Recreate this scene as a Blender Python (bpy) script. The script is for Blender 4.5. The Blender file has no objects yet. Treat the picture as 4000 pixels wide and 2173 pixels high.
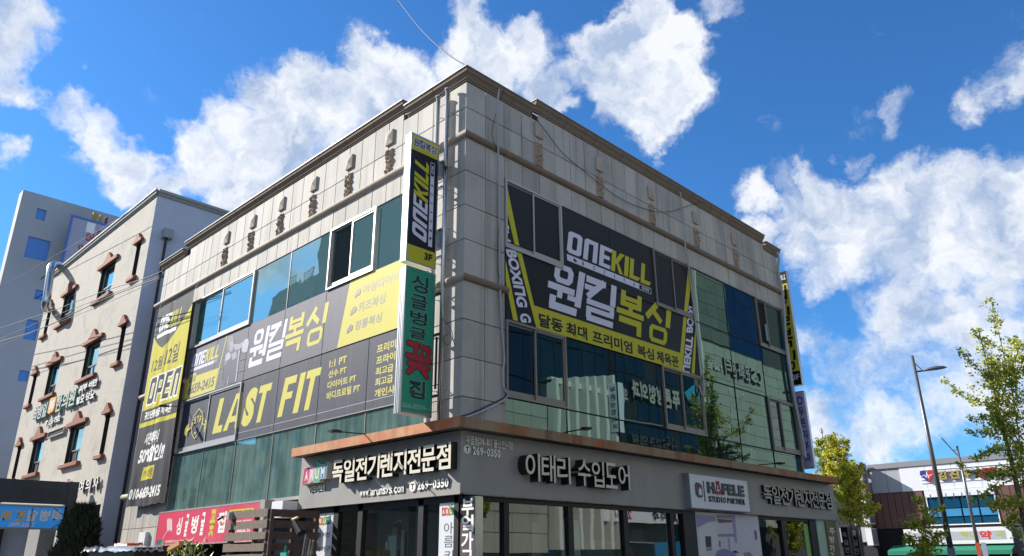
import bpy, math, random
from mathutils import Vector, Matrix, noise
random.seed(7)
R = math.radians
sc = bpy.context.scene
COL = sc.collection
# ---------------------------------------------------------------- camera
CP = Vector((11.17771, -10.00294, 1.6))
FW = Vector((-0.65335658, 0.67051882, 0.35146791)); RT = Vector((0.71415875, 0.69994088, -0.00774813)); UP = Vector((0.25120203, -0.24594159, 0.93616787))
FPX = 2939.39
cd = bpy.data.cameras.new('camera'); cam = bpy.data.objects.new('camera', cd); COL.objects.link(cam); sc.camera = cam
cd.sensor_width = 36; cd.lens = 36 * FPX / 4000; cd.clip_start = 0.1; cd.clip_end = 2000
M = Matrix((RT, UP, -FW)).transposed().to_4x4(); M.translation = CP; cam.matrix_world = M
def ray(px, py): return (FW * FPX + RT * (px - 2000) - UP * (py - 1086.5)).normalized()
# ---------------------------------------------------------------- light
SUN = Vector((-2.2, -1.0, 1.52)).normalized()
SUN_EL = math.asin(SUN.z)
sl = bpy.data.lights.new('sun', 'SUN'); so = bpy.data.objects.new('sun', sl); COL.objects.link(so)
sl.energy = 3.9; sl.angle = R(0.5); sl.color = (1, 0.95, 0.88)
so.rotation_euler = SUN.to_track_quat('Z', 'Y').to_euler(); so.location = (-20, -20, 30)
vs = sc.view_settings
sc.display_settings.display_device = 'sRGB'
vs.view_transform = 'Standard'; vs.look = 'None'; vs.gamma = 1; vs.exposure = 1.15
try: vs.use_curve_mapping = False
except Exception: pass
W = bpy.data.worlds.new('World'); sc.world = W; W.use_nodes = True
def make_world():
    nt = W.node_tree; nt.nodes.clear(); N = nt.nodes.new; L = nt.links.new
    out = N('ShaderNodeOutputWorld'); bg = N('ShaderNodeBackground'); L(bg.outputs[0], out.inputs[0])
    sky = N('ShaderNodeTexSky'); sky.sky_type = 'NISHITA'; sky.sun_disc = False
    sky.sun_elevation = SUN_EL; sky.sun_rotation = math.atan2(SUN.x, SUN.y)
    sky.altitude = 50; sky.air_density = 1.0; sky.dust_density = 0.25; sky.ozone_density = 3.0
    bg.inputs[1].default_value = 0.088
    tc = N('ShaderNodeTexCoord')
    def math_(op, a, b=None, c=None, clamp=False):
        n = N('ShaderNodeMath'); n.operation = op; n.use_clamp = clamp
        for i, v in enumerate((a, b, c)):
            if v is None: continue
            if isinstance(v, (int, float)): n.inputs[i].default_value = v
            else: L(v, n.inputs[i])
        return n.outputs[0]
    def vm(op, a, b=None, s=None):
        n = N('ShaderNodeVectorMath'); n.operation = op
        L(a, n.inputs[0])
        if b is not None:
            if isinstance(b, (tuple, Vector)): n.inputs[1].default_value = tuple(b)
            else: L(b, n.inputs[1])
        if s is not None: n.inputs['Scale'].default_value = s
        return n.outputs['Value'] if op in ('DISTANCE', 'DOT_PRODUCT') else n.outputs[0]
    def noise_(vec, scale, det=8, rough=0.55, col=False, dist=0.0):
        n = N('ShaderNodeTexNoise'); n.noise_dimensions = '3D'; L(vec, n.inputs['Vector'])
        n.inputs['Scale'].default_value = scale; n.inputs['Detail'].default_value = det; n.inputs['Roughness'].default_value = rough
        n.inputs['Distortion'].default_value = dist
        return n.outputs['Color'] if col else n.outputs['Fac']
    D = vm('NORMALIZE', tc.outputs['Generated'])
    w1 = vm('SUBTRACT', noise_(D, 6.0, 5, 0.6, True), (0.5, 0.5, 0.5))
    w2 = vm('SUBTRACT', noise_(D, 22.0, 6, 0.65, True), (0.5, 0.5, 0.5))
    DW = vm('ADD', vm('ADD', D, vm('SCALE', w1, s=0.13)), vm('SCALE', w2, s=0.05))
    # cloud banks, each (x, y, radius, weight) read off the sky and turned into directions
    blobs = [(40,45,80,.9),(20,20,60,.8),(150,100,30,.6),(180,290,60,.72),(90,210,55,.75),(20,160,60,.72),(200,250,60,.68),(260,340,70,.8),(330,420,80,.9),(420,470,70,.95),(190,400,35,.5),(40,400,50,.6),(330,480,45,.7),(230,120,28,.5),
      (500,400,110,1.1),(600,470,90,1.1),(590,310,90,1),(680,240,95,1.1),(740,180,60,1),(700,380,140,1.2),(820,270,120,1.2),(930,150,85,1.1),(960,250,120,1.2),(1060,180,100,1.1),(1180,110,90,1.1),(1250,170,100,1.1),(1340,150,90,1.05),(1400,230,70,1),(900,380,120,1),
      (1450,200,60,.8),(1440,290,50,.7),(1400,310,60,.8),(1530,110,80,1.05),(1600,80,85,1.1),(1680,130,85,1.1),(1560,220,90,1),(1680,250,95,1.1),(1620,340,70,1),(1560,320,60,.8),(1640,410,30,.6),
      (1890,510,70,1),(1980,530,80,1.05),(2080,510,90,1.1),(2190,520,90,1.1),(2300,490,100,1.1),(2400,480,90,1.1),(2490,460,80,1.05),(2570,480,90,1.1),(2530,590,110,1.05),(2410,600,100,.82),(2270,620,90,.82),(2120,620,100,.82),(2020,620,80,.82),(2060,700,60,.8),(1900,600,60,.8),
      (2190,390,45,.7),(2180,290,45,.45),(2260,280,45,.5),(2480,235,55,.6),(2560,190,60,.7),(2400,640,100,.9),(2520,700,110,.75),(2300,760,110,.75),(2420,800,110,.8),(2050,860,90,.55),(2250,900,130,.6),(2400,960,130,.7),(2150,1000,120,.55),(2050,1060,110,.7),(2120,900,110,.6),(2330,1090,90,.7),(2250,1080,120,.7),(2500,1000,120,.6),(2560,850,100,.7),(2540,140,50,.4),(1800,15,60,.45)]
    acc = None
    for x, y, r, w in blobs:
        c = ray(x * 1.5528, y * 1.5528); rad = r * 1.5528 / FPX * 1.08
        dd = vm('DISTANCE', DW, c)
        mr = N('ShaderNodeMapRange'); mr.interpolation_type = 'SMOOTHSTEP'
        L(dd, mr.inputs[0]); mr.inputs[1].default_value = rad * 1.35; mr.inputs[2].default_value = rad * 0.25; mr.inputs[3].default_value = 0; mr.inputs[4].default_value = w * 0.98
        acc = mr.outputs[0] if acc is None else math_('MAXIMUM', acc, mr.outputs[0])
    # outside the view: unseen broken cloud, thickened to whiten and brighten the ambient light
    axis = vm('DOT_PRODUCT', D, tuple(FW))
    mr = N('ShaderNodeMapRange'); L(axis, mr.inputs[0]); mr.inputs[1].default_value = 0.72; mr.inputs[2].default_value = 0.5; mr.inputs[3].default_value = 0; mr.inputs[4].default_value = 1
    gen = N('ShaderNodeMapRange'); gen.interpolation_type = 'SMOOTHSTEP'; L(noise_(DW, 1.9, 3, 0.5), gen.inputs[0]); gen.inputs[1].default_value = 0.44; gen.inputs[2].default_value = 0.58
    acc = math_('MAXIMUM', acc, math_('MULTIPLY', mr.outputs[0], gen.outputs[0]))
    fine = noise_(DW, 11.0, 10, 0.62)
    dens = math_('ADD', acc, math_('MULTIPLY', math_('SUBTRACT', fine, 0.5), 1.75))
    cov = N('ShaderNodeMapRange'); cov.interpolation_type = 'SMOOTHSTEP'; L(dens, cov.inputs[0]); cov.inputs[1].default_value = 0.2; cov.inputs[2].default_value = 0.9
    cover = math_('MINIMUM', cov.outputs[0], 0.96)
    # relief of the clouds: density compared with the density a little towards the sun
    soff = vm('ADD', DW, tuple(SUN * 0.035))
    n1 = noise_(DW, 7.0, 7, 0.58); n2 = noise_(soff, 7.0, 7, 0.58)
    rel = math_('ADD', math_('MULTIPLY', math_('SUBTRACT', n1, n2), 3.4), 0.62)
    thick = math_('MULTIPLY', math_('SUBTRACT', dens, 0.95), -0.35)
    rel = math_('ADD', rel, math_('MINIMUM', thick, 0.12), clamp=True)
    cr = N('ShaderNodeValToRGB'); L(rel, cr.inputs[0])
    cr.color_ramp.elements[0].position = 0.2; cr.color_ramp.elements[0].color = (2.2, 2.8, 3.9, 1)
    cr.color_ramp.elements[1].position = 0.9; cr.color_ramp.elements[1].color = (5.0, 5.15, 5.4, 1)
    tint = N('ShaderNodeMix'); tint.data_type = 'RGBA'; tint.blend_type = 'MULTIPLY'; tint.inputs[0].default_value = 1
    L(sky.outputs[0], tint.inputs[6]); tint.inputs[7].default_value = (0.30, 0.66, 0.98, 1)
    mx = N('ShaderNodeMix'); mx.data_type = 'RGBA'; L(cover, mx.inputs[0]); L(tint.outputs[2], mx.inputs[6]); L(cr.outputs[0], mx.inputs[7])
    L(mx.outputs[2], bg.inputs[0])
make_world()
# ---------------------------------------------------------------- helpers
class Fr:                                   # a facade frame: a along the wall (left to right seen from outside), z up, d outwards
    def __init__(s, o, ang):
        s.o = Vector(o); s.ax = Vector((math.cos(ang), math.sin(ang), 0)); s.out = Vector((math.sin(ang), -math.cos(ang), 0))
    def P(s, a, z, d=0): return s.o + s.ax * a + s.out * d + Vector((0, 0, z))
    def px(s, x, y, d=0):                   # where the line of sight through a photo point meets the plane at depth d
        r = ray(x, y); t = (s.out.dot(s.o - CP) + d) / s.out.dot(r); p = CP + r * t - s.o
        return p.dot(s.ax), p.z
FL = Fr((0, 0, 0), 0)                       # sunny facade, a = x
FR = Fr((0, 0, 0), math.pi / 2)             # shaded facade, a = y
class MB:
    def __init__(s): s.v = []; s.f = []; s.m = []; s.mi = 0
    def add(s, vs_, fs):
        b = len(s.v); s.v += [tuple(v) for v in vs_]; s.f += [tuple(b + i for i in f) for f in fs]; s.m += [s.mi] * len(fs); return s
    def box(s, fr, a0, a1, z0, z1, d0, d1):
        vs_ = [fr.P(a, z, d) for d in (d0, d1) for z in (z0, z1) for a in (a0, a1)]
        return s.add(vs_, [(0, 2, 3, 1), (4, 5, 7, 6), (0, 1, 5, 4), (2, 6, 7, 3), (0, 4, 6, 2), (1, 3, 7, 5)])
    def bev(s, fr, a0, a1, z0, z1, d0, d1, c=0.006):   # slab with a chamfered face
        o = [(a0, z0), (a1, z0), (a1, z1), (a0, z1)]; i = [(a0 + c, z0 + c), (a1 - c, z0 + c), (a1 - c, z1 - c), (a0 + c, z1 - c)]
        vs_ = [fr.P(a, z, d0) for a, z in o] + [fr.P(a, z, d1 - c) for a, z in o] + [fr.P(a, z, d1) for a, z in i]
        fs = [(8, 9, 10, 11)]
        for k in range(4):
            n = (k + 1) % 4; fs += [(k, n, 4 + n, 4 + k), (4 + k, 4 + n, 8 + n, 8 + k)]
        return s.add(vs_, fs)
    def poly(s, fr, pts, d0, d1=None):
        n = len(pts)
        ar = sum(pts[i][0] * pts[(i + 1) % n][1] - pts[(i + 1) % n][0] * pts[i][1] for i in range(n))
        if ar < 0: pts = pts[::-1]
        if d1 is None: return s.add([fr.P(a, z, d0) for a, z in pts], [tuple(range(n))])
        vs_ = [fr.P(a, z, d0) for a, z in pts] + [fr.P(a, z, d1) for a, z in pts]
        return s.add(vs_, [tuple(range(n - 1, -1, -1)), tuple(range(n, 2 * n))] + [(i, (i + 1) % n, n + (i + 1) % n, n + i) for i in range(n)])
    def ring(s, fr, a0, a1, z0, z1, w, d0, d1, wb=None):
        wb = wb or w
        s.box(fr, a0, a1, z0, z0 + wb, d0, d1); s.box(fr, a0, a1, z1 - w, z1, d0, d1)
        s.box(fr, a0, a0 + w, z0 + wb, z1 - w, d0, d1); return s.box(fr, a1 - w, a1, z0 + wb, z1 - w, d0, d1)
    def tube(s, pts, r, seg=8, r1=None, cap=True):
        pts = [Vector(p) for p in pts]; n = len(pts); b = []; prev = None
        for i, p in enumerate(pts):
            t = (pts[min(i + 1, n - 1)] - pts[max(i - 1, 0)]).normalized()
            x = t.orthogonal().normalized() if prev is None else (prev - t * prev.dot(t)).normalized()
            prev = x; y = t.cross(x); rr = r + (0 if r1 is None else (r1 - r) * i / (n - 1))
            b += [p + (x * math.cos(2 * math.pi * k / seg) + y * math.sin(2 * math.pi * k / seg)) * rr for k in range(seg)]
        fs = [(i * seg + k, i * seg + (k + 1) % seg, (i + 1) * seg + (k + 1) % seg, (i + 1) * seg + k) for i in range(n - 1) for k in range(seg)]
        if cap: fs += [tuple(range(seg - 1, -1, -1)), tuple(range((n - 1) * seg, n * seg))]
        return s.add(b, fs)
    def prof(s, fr, a0, a1, pr):            # a profile of (d, z) swept along the wall, closed at both ends
        n = len(pr); vs_ = [fr.P(a, z, d) for a in (a0, a1) for d, z in pr]
        return s.add(vs_, [tuple(range(n)), tuple(range(2 * n - 1, n - 1, -1))] + [(i, n + i, n + (i + 1) % n, (i + 1) % n) for i in range(n)])
    def build(s, name, mats, parent=None, smooth=False, **k):
        if not isinstance(mats, (list, tuple)): mats = [mats]
        me = bpy.data.meshes.new(name)
        org = Vector((0, 0, 0)); q = parent
        while q is not None: org = org + q.location; q = q.parent
        me.from_pydata([(x - org.x, y - org.y, z - org.z) for x, y, z in s.v], [], s.f)
        for m in mats: me.materials.append(m)
        if len(mats) > 1: me.polygons.foreach_set('material_index', s.m)
        if smooth: me.polygons.foreach_set('use_smooth', [True] * len(s.f))
        me.update(); o = bpy.data.objects.new(name, me); COL.objects.link(o); o.parent = parent
        for a, b in k.items(): o[a] = b
        return o
def thing(name, label, cat, loc=(0, 0, 0), group=None):
    o = bpy.data.objects.new(name, None); COL.objects.link(o); o.location = loc; o.empty_display_size = 0.2
    o['label'] = label; o['category'] = cat
    if group: o['group'] = group
    return o
def copy_tree(o, loc=None, parent=None):
    c = o.copy(); COL.objects.link(c); c.parent = parent
    if loc is not None: c.location = loc
    for ch in [x for x in o.children]: copy_tree(ch, None, c)
    return c
def bx(name, fr, a0, a1, z0, z1, d0, d1, mat, parent=None, **k): return MB().box(fr, a0, a1, z0, z1, d0, d1).build(name, mat, parent, **k)
# ---------------------------------------------------------------- materials
def H(h, f=1.0):
    c = [int(h[i:i + 2], 16) / 255 for i in (0, 2, 4)]
    return tuple(((x / 12.92) if x <= 0.04045 else ((x + 0.055) / 1.055) ** 2.4) * f for x in c) + (1,)
MATS = {}; ALB = 0.95
def mat(name, col, rough=0.6, metal=0.0, n=None, streak=None, bump=None, rnd=0.0, spec=0.5, col2=None, blot=None, emit=None):
    """n=(scale, amount) grain; streak=(scale, amount, colour) stains running down; blot=(scale, colour, lo, hi) patches; rnd = per-piece variation"""
    if name in MATS: return MATS[name]
    m = bpy.data.materials.new(name); m.use_nodes = True; nt = m.node_tree; N = nt.nodes.new; L = nt.links.new
    b = nt.nodes['Principled BSDF']; b.inputs['Roughness'].default_value = rough; b.inputs['Metallic'].default_value = metal
    b.inputs['Specular IOR Level'].default_value = spec
    g = N('ShaderNodeNewGeometry'); pos = g.outputs['Position']
    c = None; col = tuple(x * ALB for x in col[:3]) + (1,)
    if col2: col2 = tuple(x * ALB for x in col2[:3]) + (1,)
    if streak: streak = (streak[0], streak[1], tuple(x * ALB for x in streak[2][:3]) + (1,))
    if blot: blot = (blot[0], tuple(x * ALB for x in blot[1][:3]) + (1,)) + tuple(blot[2:])
    def mixc(fac, a, b2, bt='MIX'):
        x = N('ShaderNodeMix'); x.data_type = 'RGBA'; x.blend_type = bt
        if isinstance(fac, (int, float)): x.inputs[0].default_value = fac
        else: L(fac, x.inputs[0])
        for i, v in ((6, a), (7, b2)):
            if isinstance(v, tuple): x.inputs[i].default_value = v
            else: L(v, x.inputs[i])
        return x.outputs[2]
    def ns(scale, det=5, rough_=0.6, vec=None, sc3=None):
        t = N('ShaderNodeTexNoise'); t.inputs['Scale'].default_value = scale; t.inputs['Detail'].default_value = det; t.inputs['Roughness'].default_value = rough_
        v = vec or pos
        if sc3:
            mp = N('ShaderNodeMapping'); mp.inputs['Scale'].default_value = sc3; L(v, mp.inputs['Vector']); v = mp.outputs[0]
        L(v, t.inputs['Vector']); return t.outputs['Fac']
    def rng(f, lo, hi, a=0.0, b2=1.0):
        r = N('ShaderNodeMapRange'); L(f, r.inputs[0]); r.inputs[1].default_value = lo; r.inputs[2].default_value = hi; r.inputs[3].default_value = a; r.inputs[4].default_value = b2; return r.outputs[0]
    c = col
    if col2: c = mixc(rng(ns(1.3, 6), 0.38, 0.62), col, col2)
    if n:
        f = rng(ns(n[0], 4, 0.75), 0.3, 0.7, 1 - n[1], 1 + n[1])
        cb = N('ShaderNodeCombineColor'); [L(f, cb.inputs[i]) for i in range(3)]
        c = mixc(1.0, c, cb.outputs[0], 'MULTIPLY')
    if blot: c = mixc(rng(ns(blot[0], 7, 0.65), blot[2], blot[3]), c, blot[1])
    if streak:
        f = rng(ns(streak[0], 5, 0.6, sc3=(1, 1, 0.06)), 0.5, 0.72, 0, streak[1]); c = mixc(f, c, streak[2])
    if rnd:
        oi = N('ShaderNodeObjectInfo'); f = rng(oi.outputs['Random'], 0, 1, 1 - rnd, 1 + rnd)
        cb = N('ShaderNodeCombineColor'); [L(f, cb.inputs[i]) for i in range(3)]
        c = mixc(1.0, c, cb.outputs[0], 'MULTIPLY')
    if isinstance(c, tuple): b.inputs['Base Color'].default_value = c
    else: L(c, b.inputs['Base Color'])
    if bump:
        bn = N('ShaderNodeBump'); bn.inputs['Strength'].default_value = bump[1]; bn.inputs['Distance'].default_value = bump[2] if len(bump) > 2 else 0.01
        L(ns(bump[0], 6, 0.6), bn.inputs['Height']); L(bn.outputs[0], b.inputs['Normal'])
    if emit: b.inputs['Emission Color'].default_value = emit[0]; b.inputs['Emission Strength'].default_value = emit[1]
    MATS[name] = m; return m
def glass(name, tint, base, refl=0.8, dirt=0.0, see=0.0, wav=0.5, wscale=0.9, dirtcol=(0.25, 0.33, 0.3, 1)):
    """tinted reflective glazing: dark body, tinted mirror, wavy sheet; see = share of light going through; dirt = dried streaks"""
    m = bpy.data.materials.new(name); m.use_nodes = True; nt = m.node_tree; N = nt.nodes.new; L = nt.links.new; nt.nodes.clear()
    base = tuple(x * ALB for x in base[:3]) + (1,); dirtcol = tuple(x * ALB for x in dirtcol[:3]) + (1,)
    out = N('ShaderNodeOutputMaterial'); gl = N('ShaderNodeBsdfGlossy'); gl.inputs['Color'].default_value = tint; gl.inputs['Roughness'].default_value = 0.012
    df = N('ShaderNodeBsdfDiffuse'); df.inputs['Color'].default_value = base
    g = N('ShaderNodeNewGeometry')
    t = N('ShaderNodeTexNoise'); t.inputs['Scale'].default_value = wscale; t.inputs['Detail'].default_value = 1.5; L(g.outputs['Position'], t.inputs['Vector'])
    oi = N('ShaderNodeObjectInfo'); ad = N('ShaderNodeVectorMath'); ad.operation = 'ADD'; L(g.outputs['Position'], ad.inputs[0])
    sc_ = N('ShaderNodeMath'); sc_.operation = 'MULTIPLY'; L(oi.outputs['Random'], sc_.inputs[0]); sc_.inputs[1].default_value = 37
    L(sc_.outputs[0], ad.inputs[1]); L(ad.outputs[0], t.inputs['Vector'])
    bn = N('ShaderNodeBump'); bn.inputs['Strength'].default_value = wav; bn.inputs['Distance'].default_value = 0.012; L(t.outputs['Fac'], bn.inputs['Height'])
    L(bn.outputs[0], gl.inputs['Normal'])
    mx = N('ShaderNodeMixShader'); fr_ = N('ShaderNodeFresnel'); fr_.inputs['IOR'].default_value = 1.5
    mr = N('ShaderNodeMapRange'); L(fr_.outputs[0], mr.inputs[0]); mr.inputs[1].default_value = 0.04; mr.inputs[2].default_value = 1; mr.inputs[3].default_value = refl; mr.inputs[4].default_value = 1
    L(mr.outputs[0], mx.inputs[0])
    body = df.outputs[0]
    if see:
        tr = N('ShaderNodeBsdfTransparent'); tr.inputs['Color'].default_value = (0.86, 0.92, 0.9, 1)
        m2 = N('ShaderNodeMixShader'); m2.inputs[0].default_value = see; L(df.outputs[0], m2.inputs[1]); L(tr.outputs[0], m2.inputs[2]); body = m2.outputs[0]
    L(body, mx.inputs[1]); L(gl.outputs[0], mx.inputs[2]); fin = mx.outputs[0]
    if dirt:
        mp = N('ShaderNodeMapping'); mp.inputs['Scale'].default_value = (1, 1, 0.07); L(g.outputs['Position'], mp.inputs['Vector'])
        n1 = N('ShaderNodeTexNoise'); n1.inputs['Scale'].default_value = 5.5; n1.inputs['Detail'].default_value = 5; L(mp.outputs[0], n1.inputs['Vector'])
        n2 = N('ShaderNodeTexNoise'); n2.inputs['Scale'].default_value = 1.4; n2.inputs['Detail'].default_value = 6; L(g.outputs['Position'], n2.inputs['Vector'])
        ad2 = N('ShaderNodeMath'); ad2.operation = 'ADD'; L(n1.outputs['Fac'], ad2.inputs[0]); L(n2.outputs['Fac'], ad2.inputs[1])
        r2 = N('ShaderNodeMapRange'); L(ad2.outputs[0], r2.inputs[0]); r2.inputs[1].default_value = 0.8; r2.inputs[2].default_value = 1.35; r2.inputs[3].default_value = 0; r2.inputs[4].default_value = dirt
        dd = N('ShaderNodeBsdfDiffuse'); dd.inputs['Color'].default_value = dirtcol
        m3 = N('ShaderNodeMixShader'); L(r2.outputs[0], m3.inputs[0]); L(fin, m3.inputs[1]); L(dd.outputs[0], m3.inputs[2]); fin = m3.outputs[0]
    L(fin, out.inputs[0]); return m
stone = mat('granite', H('b9b3a9'), 0.75, n=(55, 0.22), streak=(3.2, 0.6, H('756f68')), rnd=0.11, blot=(.35, H('96918a'), .48, .78), bump=(70, 0.12, 0.004))
stone_trim = mat('brown_granite', H('83705f'), 0.8, n=(60, 0.22), streak=(3, 0.4, H('6d5c4e')), rnd=0.05, bump=(50, 0.2, 0.005))
stone_pale = mat('trim_granite', H('b3a696'), 0.8, n=(60, 0.2), streak=(3, 0.35, H('7d7165')), rnd=0.05)
rough_stone = mat('split_stone', H('a8937d'), 0.9, n=(25, 0.35), bump=(18, 0.9, 0.05))
wallcore = mat('joint_dark', H('3c3733'), 0.9)
capmetal = mat('cap_metal', H('8b8880'), 0.5, 0.3)
alu = mat('window_aluminium', H('bdb9b3'), 0.4, 0.55, n=(30, 0.06))
alu_dark = mat('bronze_aluminium', H('8f877f'), 0.45, 0.5, n=(30, 0.08))
black = mat('black_frame', H('17161a'), 0.5)
inner = mat('dark_inside', H('141619'), 0.9)
steel = mat('galvanised_steel', H('c4c8cc'), 0.25, 0.95, n=(20, 0.1))
fascia = mat('fascia_sheet', H('9c9994'), 0.5, 0.15, n=(2.5, 0.05), streak=(1.8, 0.25, H('75736f')))
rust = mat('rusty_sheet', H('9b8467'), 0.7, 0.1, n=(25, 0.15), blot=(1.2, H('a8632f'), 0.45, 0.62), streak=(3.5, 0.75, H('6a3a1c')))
rust_sunlit = mat('rusty_sheet_sunlit', H('b88a5c'), 0.65, 0.1, n=(25, 0.12), blot=(1.6, H('b5683a'), 0.42, 0.62), streak=(4, 0.6, H('8a4a26')))  # lighter, more orange copy of the rust: sunlight put into the colour
pblack = mat('print_black', H('19191e'), 0.45, n=(3, 0.15), spec=.3); pgrey = mat('print_faded_grey', H('6a6973'), .62, spec=.22, n=(2, 0.06), streak=(5, 0.3, H('77777f')))
pyellow = mat('print_yellow', H('c9c034'), .62, spec=.22); pyellow_f = mat('print_faded_yellow', H('cfc55c'), .62, spec=.22); pwhite = mat('print_white', H('dddbe8'), .62, spec=.22)
pwhite2 = mat('letter_white', H('f2efe6'), 0.5); pgreyt = mat('print_mid_grey', H('55524d'), 0.5)
ivory = mat('letter_ivory', H('ddd5bf'), 0.5); dark_side = mat('letter_side', H('131316'), 0.5)
nightgreen = mat('print_dark_green', H('10382c'), 0.5); green = mat('print_green', H('1e9a76'), 0.45, n=(6, 0.05)); red = mat('print_red', H('b3202c'), 0.5)
whitep = mat('white_paint', H('e4e4e4'), 0.5, n=(10, 0.04))
g_top = glass('glass_blue_green', (0.62, 0.80, 0.76, 1), (0.10, 0.20, 0.22, 1), 0.50, 0.0, wav=0.35)
g_low = glass('glass_dusty_green', (0.5, 0.68, 0.64, 1), (0.09, 0.17, 0.15, 1), 0.42, 0.55, wav=0.3, dirtcol=(0.24, 0.34, 0.31, 1))
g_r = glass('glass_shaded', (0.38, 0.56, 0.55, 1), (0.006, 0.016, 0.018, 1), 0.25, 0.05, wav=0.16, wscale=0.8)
g_shop = glass('glass_shop', (0.8, 0.85, 0.86, 1), (0.02, 0.02, 0.02, 1), 0.13, 0.0, see=0.96, wav=0.1)
g_dark = glass('glass_dark', (0.3, 0.38, 0.42, 1), (0.01, 0.01, 0.012, 1), 0.35, 0.0, wav=0.2)
# ---------------------------------------------------------------- lettering
FCUR = bpy.data.curves.new('glyphs', 'FONT'); FOBJ = bpy.data.objects.new('glyphs', FCUR); TSC = bpy.data.scenes.new('glyphs'); TSC.collection.objects.link(FOBJ)
GC = {}
def glyphs(body, off, ext):
    k = (body, off, ext)
    if k not in GC:
        FCUR.body = body; FCUR.offset = off; FCUR.extrude = ext; FCUR.resolution_u = 4; FCUR.size = 1
        TSC.view_layers[0].update(); dg = TSC.view_layers[0].depsgraph; e = FOBJ.evaluated_get(dg); me = e.to_mesh()
        v = [tuple(p.co) for p in me.vertices]; f = [tuple(p.vertices) for p in me.polygons]; e.to_mesh_clear()
        x0 = min(p[0] for p in v); x1 = max(p[0] for p in v); y0 = min(p[1] for p in v); y1 = max(p[1] for p in v)
        GC[k] = ([((p[0] - x0) / (x1 - x0), (p[1] - y0) / (y1 - y0), p[2]) for p in v], f)
    return GC[k]
def put(mb, fr, body, quad, d, off=0.02, depth=None, sidemi=None, warp=None, mirror=False):
    """body drawn into quad (TL, TR, BR, BL) of (a, z) on the frame; flat at d, or a block from d to depth"""
    v, f = glyphs(body, off, 0.5 if depth is not None else 0.0)
    TL, TR, BR, BL = quad; vs_ = []
    if body in ('I', '1', 'l', '|', '·', ':'):
        w_ = .2 if body != '1' else .3; mxp = lambda p, r_, t: (p[0] + (r_[0] - p[0]) * t, p[1] + (r_[1] - p[1]) * t)
        TL, TR, BR, BL = mxp(TL, TR, .5 - w_), mxp(TL, TR, .5 + w_), mxp(BL, BR, .5 + w_), mxp(BL, BR, .5 - w_)
        if body == '·': TL, BL, TR, BR = mxp(TL, BL, .42), mxp(TL, BL, .58), mxp(TR, BR, .42), mxp(TR, BR, .58)
    for x, y, z in v:
        if mirror: x = 1 - x
        a = (BL[0] * (1 - x) + BR[0] * x) * (1 - y) + (TL[0] * (1 - x) + TR[0] * x) * y
        b = (BL[1] * (1 - x) + BR[1] * x) * (1 - y) + (TL[1] * (1 - x) + TR[1] * x) * y
        dd = d if depth is None else (depth if z > 0 else d)
        p = fr.P(a, b, dd)
        if warp: p = warp(a, b, p)
        vs_.append(p)
    m0 = mb.mi
    if mirror: f = [t[::-1] for t in f]
    if depth is not None and sidemi is not None:
        b0 = len(mb.v); mb.v += [tuple(p) for p in vs_]
        for t in f:
            front = all(v[i][2] > 0 for i in t)
            mb.f.append(tuple(b0 + i for i in t)); mb.m.append(m0 if front else sidemi)
    else: mb.add(vs_, f)
    return mb
def rect(a0, a1, z0, z1, sh=0.0): return ((a0 + sh, z1), (a1 + sh, z1), (a1, z0), (a0, z0))
def words(name, fr, body, quad, d, mt, parent, off=0.02, **k):
    return put(MB(), fr, body, quad, d, off, k.get('depth'), None, k.get('warp'), k.get('mirror', False)).build(name, mt, parent)
def letters(fr, body, quad, d, depth, mts, parent, off=0.02, gap=0.12, name='letter'):
    """channel letters: every character a block of its own, bright face and dark sides"""
    wts = [0.42 if c in ' ·:' else (0.55 if c.isdigit() or c in '.-' else 1.0) for c in body]; tot = sum(wts); x = 0.0
    TL, TR, BR, BL = quad
    def lerp(p, q, t): return (p[0] + (q[0] - p[0]) * t, p[1] + (q[1] - p[1]) * t)
    for c, w in zip(body, wts):
        x0 = (x + w * gap / 2) / tot; x1 = (x + w * (1 - gap / 2)) / tot; x += w
        if c == ' ': continue
        q = (lerp(TL, TR, x0), lerp(TL, TR, x1), lerp(BL, BR, x1), lerp(BL, BR, x0))
        if c == '-': q = (lerp(q[0], q[3], .45), lerp(q[1], q[2], .45), lerp(q[1], q[2], .58), lerp(q[0], q[3], .58))
        if c == '.': q = (lerp(q[0], q[3], .85), lerp(lerp(q[0], q[1], .5), lerp(q[3], q[2], .5), .85), lerp(q[3], q[2], .5), q[3])
        mb = MB(); put(mb, fr, c, q, d, off, depth, 1); mb.build(name, mts, parent)
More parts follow.
